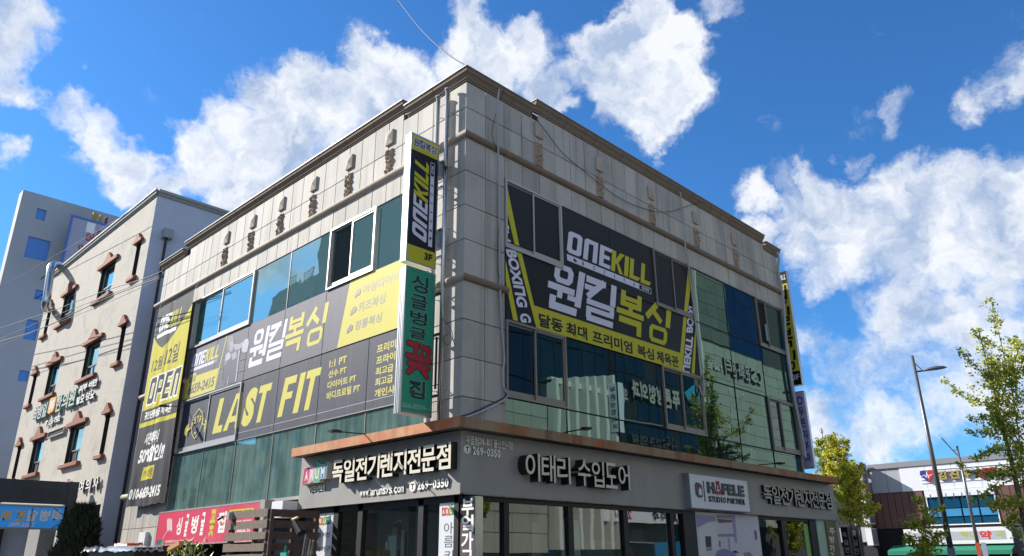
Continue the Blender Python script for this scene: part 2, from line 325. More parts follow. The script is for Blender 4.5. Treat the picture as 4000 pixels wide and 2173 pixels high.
# the gym's own block capitals, drawn on a unit square (outline, hole)
GL = {'O': (.64, [[(.1,0),(.54,0),(.64,.1),(.64,.9),(.54,1),(.1,1),(0,.9),(0,.1)]], [(.21,.2),(.43,.2),(.43,.8),(.21,.8)]),
 'N': (.64, [[(0,0),(.21,0),(.21,.8),(.1,1),(0,.9)],[(.21,.8),(.43,.8),(.64,1),(.1,1)],[(.43,0),(.64,0),(.64,1),(.43,.8)]], None),
 'E': (.6, [[(0,0),(.21,.18),(.21,.82),(0,1)],[(.0,1),(.21,.82),(.55,.82),(.62,1)],[(.21,.41),(.5,.41),(.5,.59),(.21,.59)],[(0,0),(.55,0),(.55,.18),(.21,.18)]], None),
 'K': (.62, [[(0,0),(.21,0),(.21,1),(0,1)],[(.21,.36),(.36,.5),(.66,1),(.42,1),(.21,.62)],[(.36,.5),(.27,.42),(.42,0),(.64,0)]], None),
 'I': (.22, [[(0,0),(.22,0),(.22,1),(0,1)]], None),
 'L': (.56, [[(0,0),(.21,.2),(.21,1),(0,1)],[(0,0),(.48,0),(.6,.2),(.21,.2)]], None),
 'P': (.64, [[(0,0),(.21,0),(.21,1),(0,1)],[(.21,.8),(.43,.8),(.54,1),(.21,1)],[(.43,.8),(.43,.5),(.64,.42),(.64,.9),(.54,1)],[(.21,.32),(.5,.32),(.64,.42),(.43,.5),(.21,.5)]], None)}
def logo_word(mb, fr, body, quad, d, gap=.1, x0=0.0, x1=1.0, expand=0.0):
    tot = sum(GL[c][0] for c in body) + gap * (len(body) - 1); x = 0
    TL, TR, BR, BL = quad
    def mp(u, y):
        u = x0 + (x1 - x0) * u
        return ((BL[0] * (1 - u) + BR[0] * u) * (1 - y) + (TL[0] * (1 - u) + TR[0] * u) * y, (BL[1] * (1 - u) + BR[1] * u) * (1 - y) + (TL[1] * (1 - u) + TR[1] * u) * y)
    for c in body:
        w, polys, hole = GL[c]
        if hole:
            o = polys[0]; hs = [(.26,.2),(.38,.2),(.43,.25),(.43,.75),(.38,.8),(.26,.8),(.21,.75),(.21,.25)]
            polys = [[o[i], o[(i + 1) % 8], hs[(i + 1) % 8], hs[i]] for i in range(8)]
        for p in polys:
            pts = []
            cx = sum(q[0] for q in p) / len(p); cy = sum(q[1] for q in p) / len(p)
            for q in p:
                ex = expand * (1 if q[0] > cx else -1); ey = expand * (1 if q[1] > cy else -1)
                pts.append(mp((x + q[0] + ex) / tot, q[1] + ey))
            mb.poly(fr, pts, d); d += 0.00025 if expand else 0.0
        x += w + gap
    return mb
def strokes(mb, fr, segs, mp, d, grow=0.0):
    k = 0
    for s_ in segs:
        if s_[0] == 'o':
            _, x0, y0, x1, y1, w = s_; w += grow * 2; x0 -= grow; y0 -= grow; x1 += grow; y1 += grow; c = 0.1
            O = [(x0 + c, y0), (x1 - c, y0), (x1, y0 + c), (x1, y1 - c), (x1 - c, y1), (x0 + c, y1), (x0, y1 - c), (x0, y0 + c)]
            c2 = 0.03; X0, Y0, X1, Y1 = x0 + w * 1.05, y0 + w * .8, x1 - w * 1.05, y1 - w * .8
            I = [(X0 + c2, Y0), (X1 - c2, Y0), (X1, Y0 + c2), (X1, Y1 - c2), (X1 - c2, Y1), (X0 + c2, Y1), (X0, Y1 - c2), (X0, Y0 + c2)]
            for i in range(8): mb.poly(fr, [mp(*O[i]), mp(*O[(i + 1) % 8]), mp(*I[(i + 1) % 8]), mp(*I[i])], d)
        else:
            x0, y0, x1, y1, w = s_; w += grow * 2; dx, dy = x1 - x0, y1 - y0; l = math.hypot(dx, dy); ux, uy = dx / l, dy / l; nx, ny = -uy * w / 2, ux * w / 2
            x0 -= ux * grow; y0 -= uy * grow; x1 += ux * grow; y1 += uy * grow; k += 1
            mb.poly(fr, [mp(x0 + nx, y0 + ny), mp(x1 + nx, y1 + ny), mp(x1 - nx, y1 - ny), mp(x0 - nx, y0 - ny)], d + k * 0.0004)
HG = {'원': [('o', .14, .6, .68, 1.0, .135), (0, .48, .78, .48, .13), (.36, .45, .36, .27, .14), (.6, .34, .84, .34, .1), (.93, 1, .93, .2, .18), (.17, .28, .17, .06, .17), (.1, .07, .92, .07, .15)],
 '킬': [(.04, .93, .66, .93, .14), (.6, .97, .1, .52, .14), (0, .74, .4, .74, .11), (.93, 1, .93, .5, .17), (.08, .42, .98, .42, .11), (.92, .42, .92, .24, .14), (.08, .26, .98, .26, .1), (.15, .28, .15, .06, .15), (.1, .06, .98, .06, .13)],
 '복': [(.2, 1, .2, .64, .16), (.82, 1, .82, .64, .16), (.2, .84, .82, .84, .09), (.14, .69, .88, .69, .12), (.5, .7, .5, .5, .14), (0, .48, 1, .48, .12), (.1, .29, .92, .29, .14), (.84, .33, .84, 0, .16)],
 '싱': [(.42, .98, .04, .58, .15), (.3, .78, .62, .56, .14), (.9, 1, .9, .48, .18), ('o', .16, .0, .9, .43, .125)]}
def hangul_logo(mb, fr, chars, quads, d, grow=0.0):
    for ch, (TL, TR, BR, BL) in zip(chars, quads):
        def mp(x, y):
            return ((BL[0] * (1 - x) + BR[0] * x) * (1 - y) + (TL[0] * (1 - x) + TR[0] * x) * y, (BL[1] * (1 - x) + BR[1] * x) * (1 - y) + (TL[1] * (1 - x) + TR[1] * x) * y)
        strokes(mb, fr, HG[ch], mp, d, grow)
    return mb
def four(a0, a1, z0, z1, sh, gap=0.05):     # four equal character boxes in a row
    w = (a1 - a0) / 4; return [((a0 + w * i + sh, z1), (a0 + w * (i + 1) - w * gap + sh, z1), (a0 + w * (i + 1) - w * gap, z0), (a0 + w * i, z0)) for i in range(4)]
def gym_logo(fr, a0, a1, z0, z1, sh, d, parent, white=None, yellow=None, dark=None, bar=True, M_=None):
    """ONEKILL over a white bar with BOXING and a GYM tag; M_ maps (a, z) for turned signs"""
    white = white or pwhite; yellow = yellow or pyellow; dark = dark or pblack
    zb = z0 + (z1 - z0) * (.26 if bar else 0)
    f = M_ or (lambda a, z: (a, z))
    T = lambda A0, A1, Z0, Z1, s_=0: (f(A0 + s_, Z1), f(A1 + s_, Z1), f(A1, Z0), f(A0, Z0))
    am = a0 + (a1 - a0) * .515
    logo_word(MB(), fr, 'ONE', T(a0, am - (a1 - a0) * .01, zb, z1, sh), d).build('lettering', white, parent)
    logo_word(MB(), fr, 'KILL', T(am, a1, zb, z1, sh), d, gap=.07).build('lettering', yellow, parent)
    if bar:
        h = zb - z0; ab = a0 + (a1 - a0) * .86; zt = z0 + h * .68
        MB().poly(fr, list(T(a0, ab, z0, zt)), d).build('logo_bar', white, parent)
        MB().poly(fr, list(T(ab, a1, z0, zt)), d).build('logo_tag', white, parent)
        e = h * .06; MB().poly(fr, list(T(ab + e, a1 - e, z0 + e, zt - e)), d + .0015).build('logo_tag_field', dark, parent)
        n = 6; mb = MB()
        for i, c in enumerate('BOXING'):
            c0 = a0 + (ab - a0) * (.18 + .14 * i); put(mb, fr, 'Π' if c == 'N' else c, T(c0, c0 + h * .3, z0 + h * .16, zt - h * .16, h * .05), d + .0015, .02)
        gx = a0 + (ab - a0) * .08                                  # small boxing glove mark
        mb.poly(fr, [f(gx + h * .22 * math.cos(t * .7), z0 + h * .36 + h * .2 * math.sin(t * .7)) for t in range(9)], d + .0015)
        mb.build('lettering', dark, parent)
        put(MB(), fr, 'GYM', T(ab + h * .16, a1 - h * .16, z0 + h * .18, zt - h * .18, 0), d + .003, .03).build('lettering', white, parent)
# ================================================================ setting
asphalt = mat('asphalt', (0.05, 0.05, 0.052, 1), 0.9, n=(40, 0.3)); paving = mat('paving', (0.28, 0.27, 0.25, 1), 0.85, n=(20, 0.2))
G0 = Fr((0, 0, 0), 0)
bx('ground', G0, -400, 400, -0.5, -0.02, -400, 400, mat('earth', (0.12, 0.11, 0.1, 1), 0.95, n=(1, 0.2)), kind='structure')
MB().box(FR, -60, 90, -0.018, 0.0, 3.2, 16.0).build('road', asphalt, kind='structure')
MB().box(FL, -90, 3.2, -0.019, -0.001, 3.0, 13.0).build('side_road', asphalt, kind='structure')
bx('pavement', FR, 0.0, 40, -0.018, 0.13, 0.02, 3.2, paving, kind='structure'); bx('pavement', FL, -60, 3.2, -0.018, 0.13, 0.02, 3.0, paving, kind='structure')
bx('pavement', FR, -60, 90, -0.018, 0.13, 16.0, 19.9, paving, kind='structure')
mk = MB()
for k in range(30): mk.box(FR, -58 + k * 5, -56 + k * 5, 0.0, 0.004, 9.5, 9.65)
mk.build('lane_marking', whitep, kind='structure')
# ================================================================ corner building
B = thing('corner_building', 'three storey corner building clad in grey granite with green glazing and rusty canopy', 'building')
def lprof(fr, a0, a1, pr, m0=0.0, m1=0.0):
    mb = MB(); n = len(pr); vs_ = [fr.P(a0 + m0 * d, z, d) for d, z in pr] + [fr.P(a1 + m1 * d, z, d) for d, z in pr]
    return mb.add(vs_, [tuple(range(n)), tuple(range(2 * n - 1, n - 1, -1))] + [(i, n + i, n + (i + 1) % n, (i + 1) % n) for i in range(n)])
core = MB(); core.box(FR, 0.05, 15.6, 2.85, 12.12, -17.1, -0.05)
core.box(FL, -15.1, -2.3, 12.12, 12.38, -0.25, -0.05); core.box(FR, 2.3, 14.5, 12.12, 12.38, -0.25, -0.05)
core.box(FL, -17.1, -13.7, 0.1, 2.85, -3, -0.05); core.box(FR, 15.2, 15.6, 0.1, 2.85, -17.1, -0.05); core.box(FR, 8.0, 15.2, .1, 2.85, -17.1, -16.8)
core.build('wall', wallcore, B)
GP = 0.016
def slab(fr, a0, a1, z0, z1, m=stone, d1=0.0, nm='granite_panel'):
    j = random.uniform(-0.0025, 0.0025)
    MB().bev(fr, a0 + GP / 2, a1 - GP / 2, z0 + GP / 2, z1 - GP / 2, -0.05, d1 + j, 0.005).build(nm, m, B)
jl = [0.6 * k for k in range(29)] + [17.2]
for k in range(29):
    u0, u1 = jl[k], jl[k + 1]; mid = (u0 + u1) / 2; top = 12.40 if 2.2 < mid < 15.2 else 12.18
    if k == 0:  pass
    for z0, z1 in ((11.48, top), (10.83, 11.48)): slab(FL, -u1, -u0, z0, z1)
    if mid > 1.25: slab(FL, -u1, -u0 if u0 > 1.25 else -1.2, 10.06, 10.68)
jr = [0.62 * k for k in range(25)] + [15.68]
for k in range(25):
    v0, v1 = jr[k], jr[k + 1]; mid = (v0 + v1) / 2; top = 12.40 if 2.2 < mid < 14.6 else 12.18
    for z0, z1 in ((11.48, top), (10.83, 11.48)): slab(FR, v0, v1, z0, z1)
    if mid > 1.25: slab(FR, v0, v1, 10.06, 10.68)
zr = [10.68, 9.83, 8.98, 8.15, 7.33]; zr2 = [7.2, 6.34, 5.52, 4.70, 3.9]
for zs in (zr, zr2):
    for i in range(4):
        slab(FL, -0.62, 0, zs[i + 1], zs[i]); slab(FL, -1.2, -0.62, zs[i + 1], zs[i]); slab(FR, 0, 0.62, zs[i + 1], zs[i]); slab(FR, 0.62, 1.24, zs[i + 1], zs[i])
zl = [10.06, 9.83, 8.98, 8.15, 7.3]; zl2 = [7.2, 6.34, 5.52, 4.70, 3.82]; zl3 = [3.7, 2.68, 1.85, 1.0, 0.1]
for zs in (zl, zl2, zl3):
    for i in range(4):
        for k in range(6):
            u0 = 13.8 + 0.57 * k; slab(FL, -(u0 + 0.57), -u0, zs[i + 1], zs[i])
slab(FR, 15.46, 15.68, 4.9, 7.4); slab(FR, 15.46, 15.68, 7.4, 10.06)
# cornice and cap
pr = lambda z: [(-0.05, z + 0.01), (0.02, z + 0.01), (0.03, z + 0.05), (0.05, z + 0.06), (0.06, z + 0.1), (0.09, z + 0.15), (0.13, z + 0.19), (0.14, z + 0.24), (0.15, z + 0.25), (0.15, z + 0.28), (-0.05, z + 0.28)]
cp = lambda z: [(-0.3, z), (0.17, z), (0.17, z + 0.022), (-0.3, z + 0.022)]
def cornice(fr, a, b, z, m0=0, m1=0, name='cornice_stone'):
    n = max(1, round((b - a) / 1.24)); g = 0.008
    for i in range(n):
        x0 = a + (b - a) * i / n; x1 = a + (b - a) * (i + 1) / n
        lprof(fr, x0 + (g if i else 0), x1 - (g if i < n - 1 else 0), pr(z), m0 if i == 0 else 0, m1 if i == n - 1 else 0).build(name, stone_trim, B)
    lprof(fr, a - (0.02 if not m0 else 0), b + (0.02 if not m1 else 0), cp(z + 0.282), m0, m1).build('roof_cap', capmetal, B)
cornice(FL, -2.2, 0, 12.18, 0, 1); cornice(FL, -15.25, -2.3, 12.40); cornice(FL, -17.45, -15.35, 12.18)
cornice(FR, 0, 2.2, 12.18, -1, 0); cornice(FR, 2.28, 14.6, 12.40); cornice(FR, 14.68, 15.8, 12.18)
def roll(fr, a, b, z, r=0.095, m0=0, m1=0, seg=1.24, mt=stone_trim):
    p = [(-0.05, z - r), (0.0, z - r)] + [(r * 1.05 * math.cos(t), z + r * math.sin(t)) for t in [R(-75 + 15 * i) for i in range(11)]] + [(0, z + r), (-0.05, z + r)]
    n = max(1, round((b - a) / seg)); g = 0.006
    for i in range(n):
        x0 = a + (b - a) * i / n; x1 = a + (b - a) * (i + 1) / n
        lprof(fr, x0 + (g if i else 0), x1 - (g if i < n - 1 else 0), p, m0 if i == 0 else 0, m1 if i == n - 1 else 0).build('roll_moulding', mt, B)
roll(FL, -17.5, 0, 10.755, m1=1, mt=stone_pale); roll(FR, 0, 15.8, 10.755, m0=-1)
roll(FL, -1.25, 0, 7.265, 0.085, m1=1, mt=stone_pale); roll(FR, 0, 1.3, 7.265, 0.085, m0=-1)
roll(FL, -17.5, -13.72, 7.25, 0.09, mt=stone_pale); roll(FL, -17.6, -13.85, 3.76, 0.1, mt=stone_pale)
def pyramid(fr, a):
    o = [(a - .15, 11.69), (a + .15, 11.69), (a + .15, 12.1), (a - .15, 12.1)]; mb = MB()
    vs_ = [fr.P(x, z, -.01) for x, z in o] + [fr.P(x, z, .05) for x, z in o] + [fr.P(a, 11.9, .095)]
    mb.add(vs_, [(0, 1, 5, 4), (1, 2, 6, 5), (2, 3, 7, 6), (3, 0, 4, 7), (4, 5, 8), (5, 6, 8), (6, 7, 8), (7, 4, 8)]).build('ornament_block', stone_pale, B)
def split_block(fr, a):
    nx, nz = 7, 16; mb = MB(); z0, z1 = 10.86, 11.54; sd = a * 7.3
    g = [[fr.P(a - .15 + .3 * i / nx, z0 + (z1 - z0) * j / nz, 0.004 if i in (0, nx) or j == nz else 0.05 + 0.075 * noise.noise(Vector((i * .75 + sd, j * .5, sd))) + 0.03 * noise.noise(Vector((i * 1.9, j * 1.7 + sd, 3)))) for i in range(nx + 1)] for j in range(nz + 1)]
    mb.add([p for r_ in g for p in r_], [(j * (nx + 1) + i, j * (nx + 1) + i + 1, (j + 1) * (nx + 1) + i + 1, (j + 1) * (nx + 1) + i) for j in range(nz) for i in range(nx)])
    mb.build('split_stone', rough_stone, B)
for i in range(6): pyramid(FL, -2.93 - 1.815 * i); split_block(FL, -2.93 - 1.815 * i)
for i in range(5): pyramid(FR, 2.47 + 2.485 * i); split_block(FR, 2.47 + 2.485 * i)
# glazing
def pane(fr, a0, a1, z0, z1, m, d=-0.02, par=None, nm='glass_pane', tilt=0.0):
    return MB().add([fr.P(a0, z0, d), fr.P(a1, z0, d), fr.P(a1, z1, d + tilt), fr.P(a0, z1, d + tilt)], [(0, 1, 2, 3)]).build(nm, m, par or B)
def window(fr, a0, a1, z0, z1, panes, m=alu, split=0.5, rail=0.12, open_=False):
    w = MB().ring(fr, a0, a1, z0, z1, 0.05, -0.05, 0.05).build('window', m, B)
    am = a0 + (a1 - a0) * split
    for i, (x0, x1, d) in enumerate(((a0 + .05, am + .03, -0.035), (am - .03, a1 - .05, 0.0))):
        MB().ring(fr, x0, x1, z0 + .05, z1 - .05, 0.045, d - .015, d + .02 + 0.008 * i, wb=rail).build('sash', m, w)
        pane(fr, x0 + .045, x1 - .045, z0 + .05 + rail, z1 - .095, panes[i], d, w, 'pane')
    return w
ZT, Z3, Z2, Z1b = 10.06, 8.31, 6.58, 4.85
window(FL, -13.77, -9.6, Z3, ZT, (g_top, g_top))
for a, b in ((-9.6, -7.5), (-7.5, -5.4), (-3.32, -1.22)): pane(FL, a + .008, b - .008, Z3 + .01, ZT - .02, g_top, tilt=random.uniform(-.004, .004))
window(FL, -5.4, -3.32, Z3, ZT, (g_dark, g_top))
cols = [-13.77, -11.67, -9.6, -7.5, -5.4, -3.32, -1.22]
for i in range(6):
    a, b = cols[i], cols[i + 1]
    pane(FL, a + .008, b - .008, 4.87 if i > 1 else 6.6, Z2 - .02, g_low, d=-.03); pane(FL, a + .008, b - .008, 6.6, Z3, g_low, d=-.03)
    pane(FL, a + .006, b - .006, 3.12, 4.83, g_low, tilt=random.uniform(-.006, .006))
for a, z0, z1 in [(c, 3.12, 4.83) for c in cols[1:-1]] + [(-7.5, Z3, ZT)] + [(-13.78, 3.1, 4.84), (-9.6, Z3, ZT)]:
    bx('mullion', FL, a - .012, a + .012, z0, z1, -.04, -.004, alu_dark, B)
bx('transom', FL, -13.8, -1.2, 4.835, 4.86, -.04, .02, alu_dark, B); bx('transom', FL, -13.8, -5.75, 3.04, 3.12, -.04, .03, alu, B)
bx('window_jamb', FL, -13.83, -13.77, 3.05, ZT, -.05, .02, alu, B)
cr = [1.24, 3.25, 5.25, 7.3, 9.34, 11.36, 13.45, 15.46]
wr = {0: (1, 1), 3: (1, 1), 6: (1, 1)}
rows = [(Z3 + .01, ZT - .01), (Z2 + .01, Z3 - .01), (Z1b + .01, Z2 - .01), (4.0, Z1b - .01)]
for i in range(7):
    a, b = cr[i], cr[i + 1]
    for j, (z0, z1) in enumerate(rows):
        if j in (0, 2) and i in (0, 3, 6): continue
        pane(FR, a + .008, b - .008, z0 + .008, z1 - .008, g_r, tilt=random.uniform(-.008, .008))
for i in (0, 3, 6):
    window(FR, cr[i], cr[i + 1] + .0, Z3, ZT, (g_dark if i < 6 else inner, g_dark if i < 6 else g_r), alu_dark if i else alu, split=.49 if i < 6 else .35)
    window(FR, cr[i], cr[i + 1], Z1b, Z2, ((g_dark, g_r, g_dark)[i // 3], g_r), alu_dark, split=.48 if i < 6 else .42)
for a in cr[1:-1]:
    bx('mullion', FR, a - .012, a + .012, 4.0, ZT, -.045, -.006, inner, B)
for z in (Z3, Z2, Z1b): bx('transom', FR, 9.4, 15.4, z - .014, z + .014, -.045, -.004, inner, B)
bx('transom', FR, 3.3, 7.25, Z1b - .012, Z1b + .012, -.045, -.005, inner, B)
bx('window_head', FR, 1.24, 15.46, ZT - .01, ZT + .012, -.05, .02, alu_dark, B)
bx('window_jamb', FR, 15.4, 15.47, 4.0, ZT, -.04, .03, alu_dark, B)
g1 = pane(FR, 13.95, 14.12, 8.6, 9.2, mat('paper', H('7fa0a0'), 0.8), d=.012, nm='paper_sheet')
# canopy
def canopy():
    d0, d1, z0, z1 = 0.1, 0.45, 3.99, 4.19
    for fr, a0, a1, mt in ((FL, -5.66, 0.45, rust_sunlit), (FR, -0.45, 17.1, rust)):
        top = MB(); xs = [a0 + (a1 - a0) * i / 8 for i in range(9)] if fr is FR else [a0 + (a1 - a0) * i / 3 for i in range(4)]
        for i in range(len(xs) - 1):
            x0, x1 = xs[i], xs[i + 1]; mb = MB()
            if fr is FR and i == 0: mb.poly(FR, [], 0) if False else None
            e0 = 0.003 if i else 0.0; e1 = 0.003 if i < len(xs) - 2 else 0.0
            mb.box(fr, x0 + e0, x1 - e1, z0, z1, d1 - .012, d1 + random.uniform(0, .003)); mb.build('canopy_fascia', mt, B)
    top = MB()
    P = [(-5.65, 0), (-5.65, -.44), (.44, -.44), (.44, 17.09), (0.0, 17.09), (0.0, 0.0)]
    n = len(P)
    for z, rev in ((4.02, True), (4.1, False)):
        b = len(top.v); top.v += [(x, y, z) for x, y in P]
        q = [(0, 1, 2, 5), (5, 2, 3, 4)]; top.f += [tuple(b + i for i in (t[::-1] if rev else t)) for t in q]; top.m += [0, 0]
    top.build('canopy_soffit', mat('soffit', H('6d6964'), 0.7, n=(8, .1), blot=(1.5, H('4a4440'), .5, .7)), B)
    bx('canopy_end', FL, -5.66, -5.645, 3.99, 4.19, 0, .44, rust_sunlit, B); bx('canopy_end', FR, 17.09, 17.1, 3.99, 4.19, 0, .44, rust, B)
canopy()
# fascia sheets (shop front boards)
fas = lambda fr, a, b, **k: bx('fascia_board', fr, a, b, 2.81, 4.0, 0.03, 0.10, fascia, B)
fas(FL, -5.72, -2.9); fas(FL, -2.898, 0.1)
for a, b in ((-.03, 2.6), (2.602, 5.1), (5.102, 7.75), (7.752, 10.4), (10.402, 14.0), (14.002, 17.45)): fas(FR, a, b)
bx('fascia_trim', FR, -.1, 17.45, 2.79, 2.808, .03, .125, mat('trim_rust', H('8a7f76'), .6, blot=(2.2, H('7a4428'), .5, .62)), B); bx('fascia_trim', FL, -5.72, .125, 2.79, 2.808, .03, .125, fascia, B)
bx('fascia_end', FL, -5.74, -5.722, 2.79, 4.0, -.3, .1, fascia, B)
# shop front frames, glass, interior
bx('floor', G0, -17, -.1, .1, .16, -15.5, -.1, mat('tile_floor', H('8c8a86'), .4), B)
rm = MB(); rm.box(FR, 0.1, 15.2, .16, 2.85, -5.0, -4.9); rm.box(FL, -4.9, -.1, .16, 2.85, -7.2, -7.1); rm.build('inner_wall', mat('plaster_grey', H('bfc2bd'), .9, n=(4, .08)), B)
bx('ceiling', FR, .1, 15.2, 2.80, 2.84, -4.9, -.1, mat('ceiling_dark', H('4a4b4a'), .9), B)
bx('ceiling', FL, -13.6, -5.0, 2.80, 2.84, -4.9, -.1, inner, B); bx('inner_wall', FL, -13.6, -5.0, .16, 2.84, -5, -4.9, mat('dim_wall', H('3a3d3e'), .9, n=(3, .2)), B)
def avg(fr, x, y=2140, d=-.05): return fr.px(x, y, d)[0]
lm = [(1207, 1228), (1307, 1326), (1403, 1421), (1641, 1661), (1782, 1800)]
for x0, x1 in lm: bx('shop_mullion', FL, avg(FL, x0, 2100), avg(FL, x1, 2100), .1, 2.79, -.1, .02, black, B)
bx('shop_head', FL, -5.7, .02, 2.66, 2.79, -.1, .02, black, B); bx('shop_head', FR, .02, 15.2, 2.70, 2.79, -.1, .02, black, B)
pane(FL, -5.6, -.1, .1, 2.68, g_shop, d=-.05); pane(FR, .15, 15.1, .1, 2.72, g_shop, d=-.05)
rmn = [(1960, 1980), (2214, 2234), (2433, 2450), (2618, 2632), (3056, 3072)]
for x0, x1 in rmn: bx('shop_mullion', FR, avg(FR, x0), avg(FR, x1), .1, 2.71, -.1, .02, black, B)
bx('shop_pier', FR, avg(FR, 2668), avg(FR, 2718), .1, 2.79, -.3, .03, black, B)
bx('shop_pier', FR, avg(FR, 3166), avg(FR, 3190), .1, 2.79, -.3, .03, black, B)
bx('shop_pier', FR, avg(FR, 3190), avg(FR, 3222), .1, 2.79, -.3, .06, mat('pale_green_pier', H('a9c8b4'), .5, n=(3, .1)), B)
bx('shop_pier', FR, avg(FR, 3262), 17.45, .1, 2.79, -.3, .1, fascia, B)
# things inside the showroom
def board(px0, px1, ptop, fr, d, mt, label, tilt=0.0, t=.04):
    a0 = fr.px(px0, ptop, d)[0]; a1, z1 = fr.px(px1, ptop, d); o = MB().box(fr, a0, a1, .16, z1, d - t, d).build('leaning_board', mt); o['label'] = label; o['category'] = 'board'; o['group'] = 'boards leaning in the showroom'; return o
pale = mat('board_pale_green', H('cfe0d6'), .5); creamb = mat('board_cream', H('b9b6a8'), .5); orange_b = mat('board_orange', H('b07a38'), .5); grey_b = mat('board_grey', H('8d928f'), .5)
board(1515, 1549, 2092, FL, -.7, pale, 'widest pale green board leaning behind the left shop window'); board(1533, 1552, 2060, FL, -.9, creamb, 'tall cream board behind the pale green one in left shop window')
board(1506, 1513, 2116, FL, -.65, whitep, 'short narrow white board at the left of the pale green board'); board(1583, 1597, 2018, FL, -.8, grey_b, 'tall thin grey board beside the yellow stickered strip')
board(1568, 1578, 2070, FL, -.7, creamb, 'slim cream strip with a yellow sticker on it')
board(2077, 2110, 2042, FR, -.9, creamb, 'broad cream board near the corner behind the shaded shop window'); board(2176, 2192, 1975, FR, -.8, orange_b, 'tall orange wooden board in the shaded shop window')
board(2192, 2217, 2032, FR, -.7, pale, 'pale green board right beside the orange board'); board(2234, 2263, 2032, FR, -.7, pale, 'pale green board just right of the second black mullion')
board(2108, 2132, 1955, FR, -1.3, creamb, 'cream hanging board high up near the shaded shop corner')
board(2275, 2400, 2112, FR, -1.2, grey_b, 'wide low grey counter panel in the middle shop window')
c = MB(); a0, z1 = FL.px(1420, 2152, -.5); a1, _ = FL.px(1495, 2150, -.5); c.bev(FL, a0, a1, .9, z1, -1.0, -.5); o = c.build('carton', mat('cardboard', H('a8895c'), .8)); o['label'] = 'brown cardboard carton top behind the left shop window'; o['category'] = 'box'
# conduits and loose cables on the shaded facade
def cable(name, label, pts, r, m, group=None, cat='cable'):
    o = MB().tube(pts, r, 6).build(name, m, smooth=True); o['label'] = label; o['category'] = cat
    if group: o['group'] = group
    return o
def cpx(fr, pts, d): 
    out = []
    for p in pts:
        dd = p[2] if len(p) > 2 else d; a, z = fr.px(p[0], p[1], dd); out.append(fr.P(a, z, dd))
    return out
def smooth_pts(P, n=6):
    out = []
    for i in range(len(P) - 1):
        p0 = P[max(i - 1, 0)]; p1 = P[i]; p2 = P[i + 1]; p3 = P[min(i + 2, len(P) - 1)]
        for k in range(n):
            t = k / n; out.append(0.5 * ((2 * p1) + (p2 - p0) * t + (2 * p0 - 5 * p1 + 4 * p2 - p3) * t * t + (3 * p1 - p0 - 3 * p2 + p3) * t ** 3))
    return out + [P[-1]]
greyc = mat('conduit_grey', H('a9abb0'), .6, n=(20, .15)); wirem = mat('wire_black', H('1c1c1f'), .6); bluec = mat('cable_blue', H('2c3d63'), .5); clipm = mat('tape', H('c9cacc'), .7)
cable('conduit', 'grey taped conduit running down the shaded facade near the corner', smooth_pts(cpx(FR, [(1950, 350, .2), (1941, 420, .2), (1944, 530, .12), (1947, 620, .12), (1949, 760, .05), (1950, 880, .05), (1951, 1000, .05), (1954, 1150, .05), (1962, 1300, .05), (1970, 1400, .05), (1964, 1450, .06), (1968, 1510, .07), (1985, 1542, .07)], .05)), .022, greyc, cat='pipe')
cable('wire', 'black wire bulging out beside the taped conduit on the upper corner', smooth_pts(cpx(FR, [(1945, 420), (1928, 480), (1922, 530), (1932, 565), (1945, 590)], .1)), .007, wirem)
cable('wire', 'thin black wire hanging left of the conduit at mid height', smooth_pts(cpx(FR, [(1950, 880), (1944, 950), (1943, 1040), (1952, 1090), (1963, 1120), (1960, 1160)], .06)), .006, wirem)
cable('cable', 'pale cable curving from the window corner down to the canopy corner', smooth_pts(cpx(FR, [(1986, 1543), (1968, 1563), (1930, 1585), (1880, 1608), (1845, 1622), (1810, 1632)], .05)), .014, clipm)
cable('cable', 'dark blue cable curving just above the pale one to the canopy', smooth_pts(cpx(FR, [(1982, 1546), (1958, 1560), (1920, 1578), (1870, 1602), (1830, 1618), (1800, 1626)], .035)), .014, bluec)
cable('wire', 'long black wire sagging across the upper shaded facade', smooth_pts(cpx(FR, [(2072, 437, .18), (2130, 510, .1), (2200, 600, .08), (2320, 700, .06), (2430, 780, .06), (2540, 822, .06), (2610, 828, .06), (2690, 805, .08), (2735, 790, .15)], .08)), .009, wirem)
cable('conduit', 'second pale conduit dropping between the black banner and the glazing', smooth_pts(cpx(FR, [(2658, 752, .2), (2660, 790, .12), (2668, 880, .1), (2680, 985, .12), (2695, 1080, .06), (2710, 1200, .06), (2722, 1300, .06), (2738, 1400, .06), (2748, 1480, .08), (2750, 1530, .1), (2744, 1543, .1), (2736, 1525, .08), (2730, 1505, .05)], .06)), .024, greyc, cat='pipe')
cable('conduit', 'thick bundle of pale pipes running down the far end of the shaded facade', smooth_pts(cpx(FR, [(3036, 985, .2), (3042, 1010, .2), (3040, 1060, .1), (3052, 1120, .1), (3062, 1200, .12), (3070, 1330, .1), (3082, 1430, .1), (3098, 1530, .1), (3120, 1640, .1), (3140, 1740, .12), (3146, 1790, .12)], .1)), .05, greyc, cat='pipe')
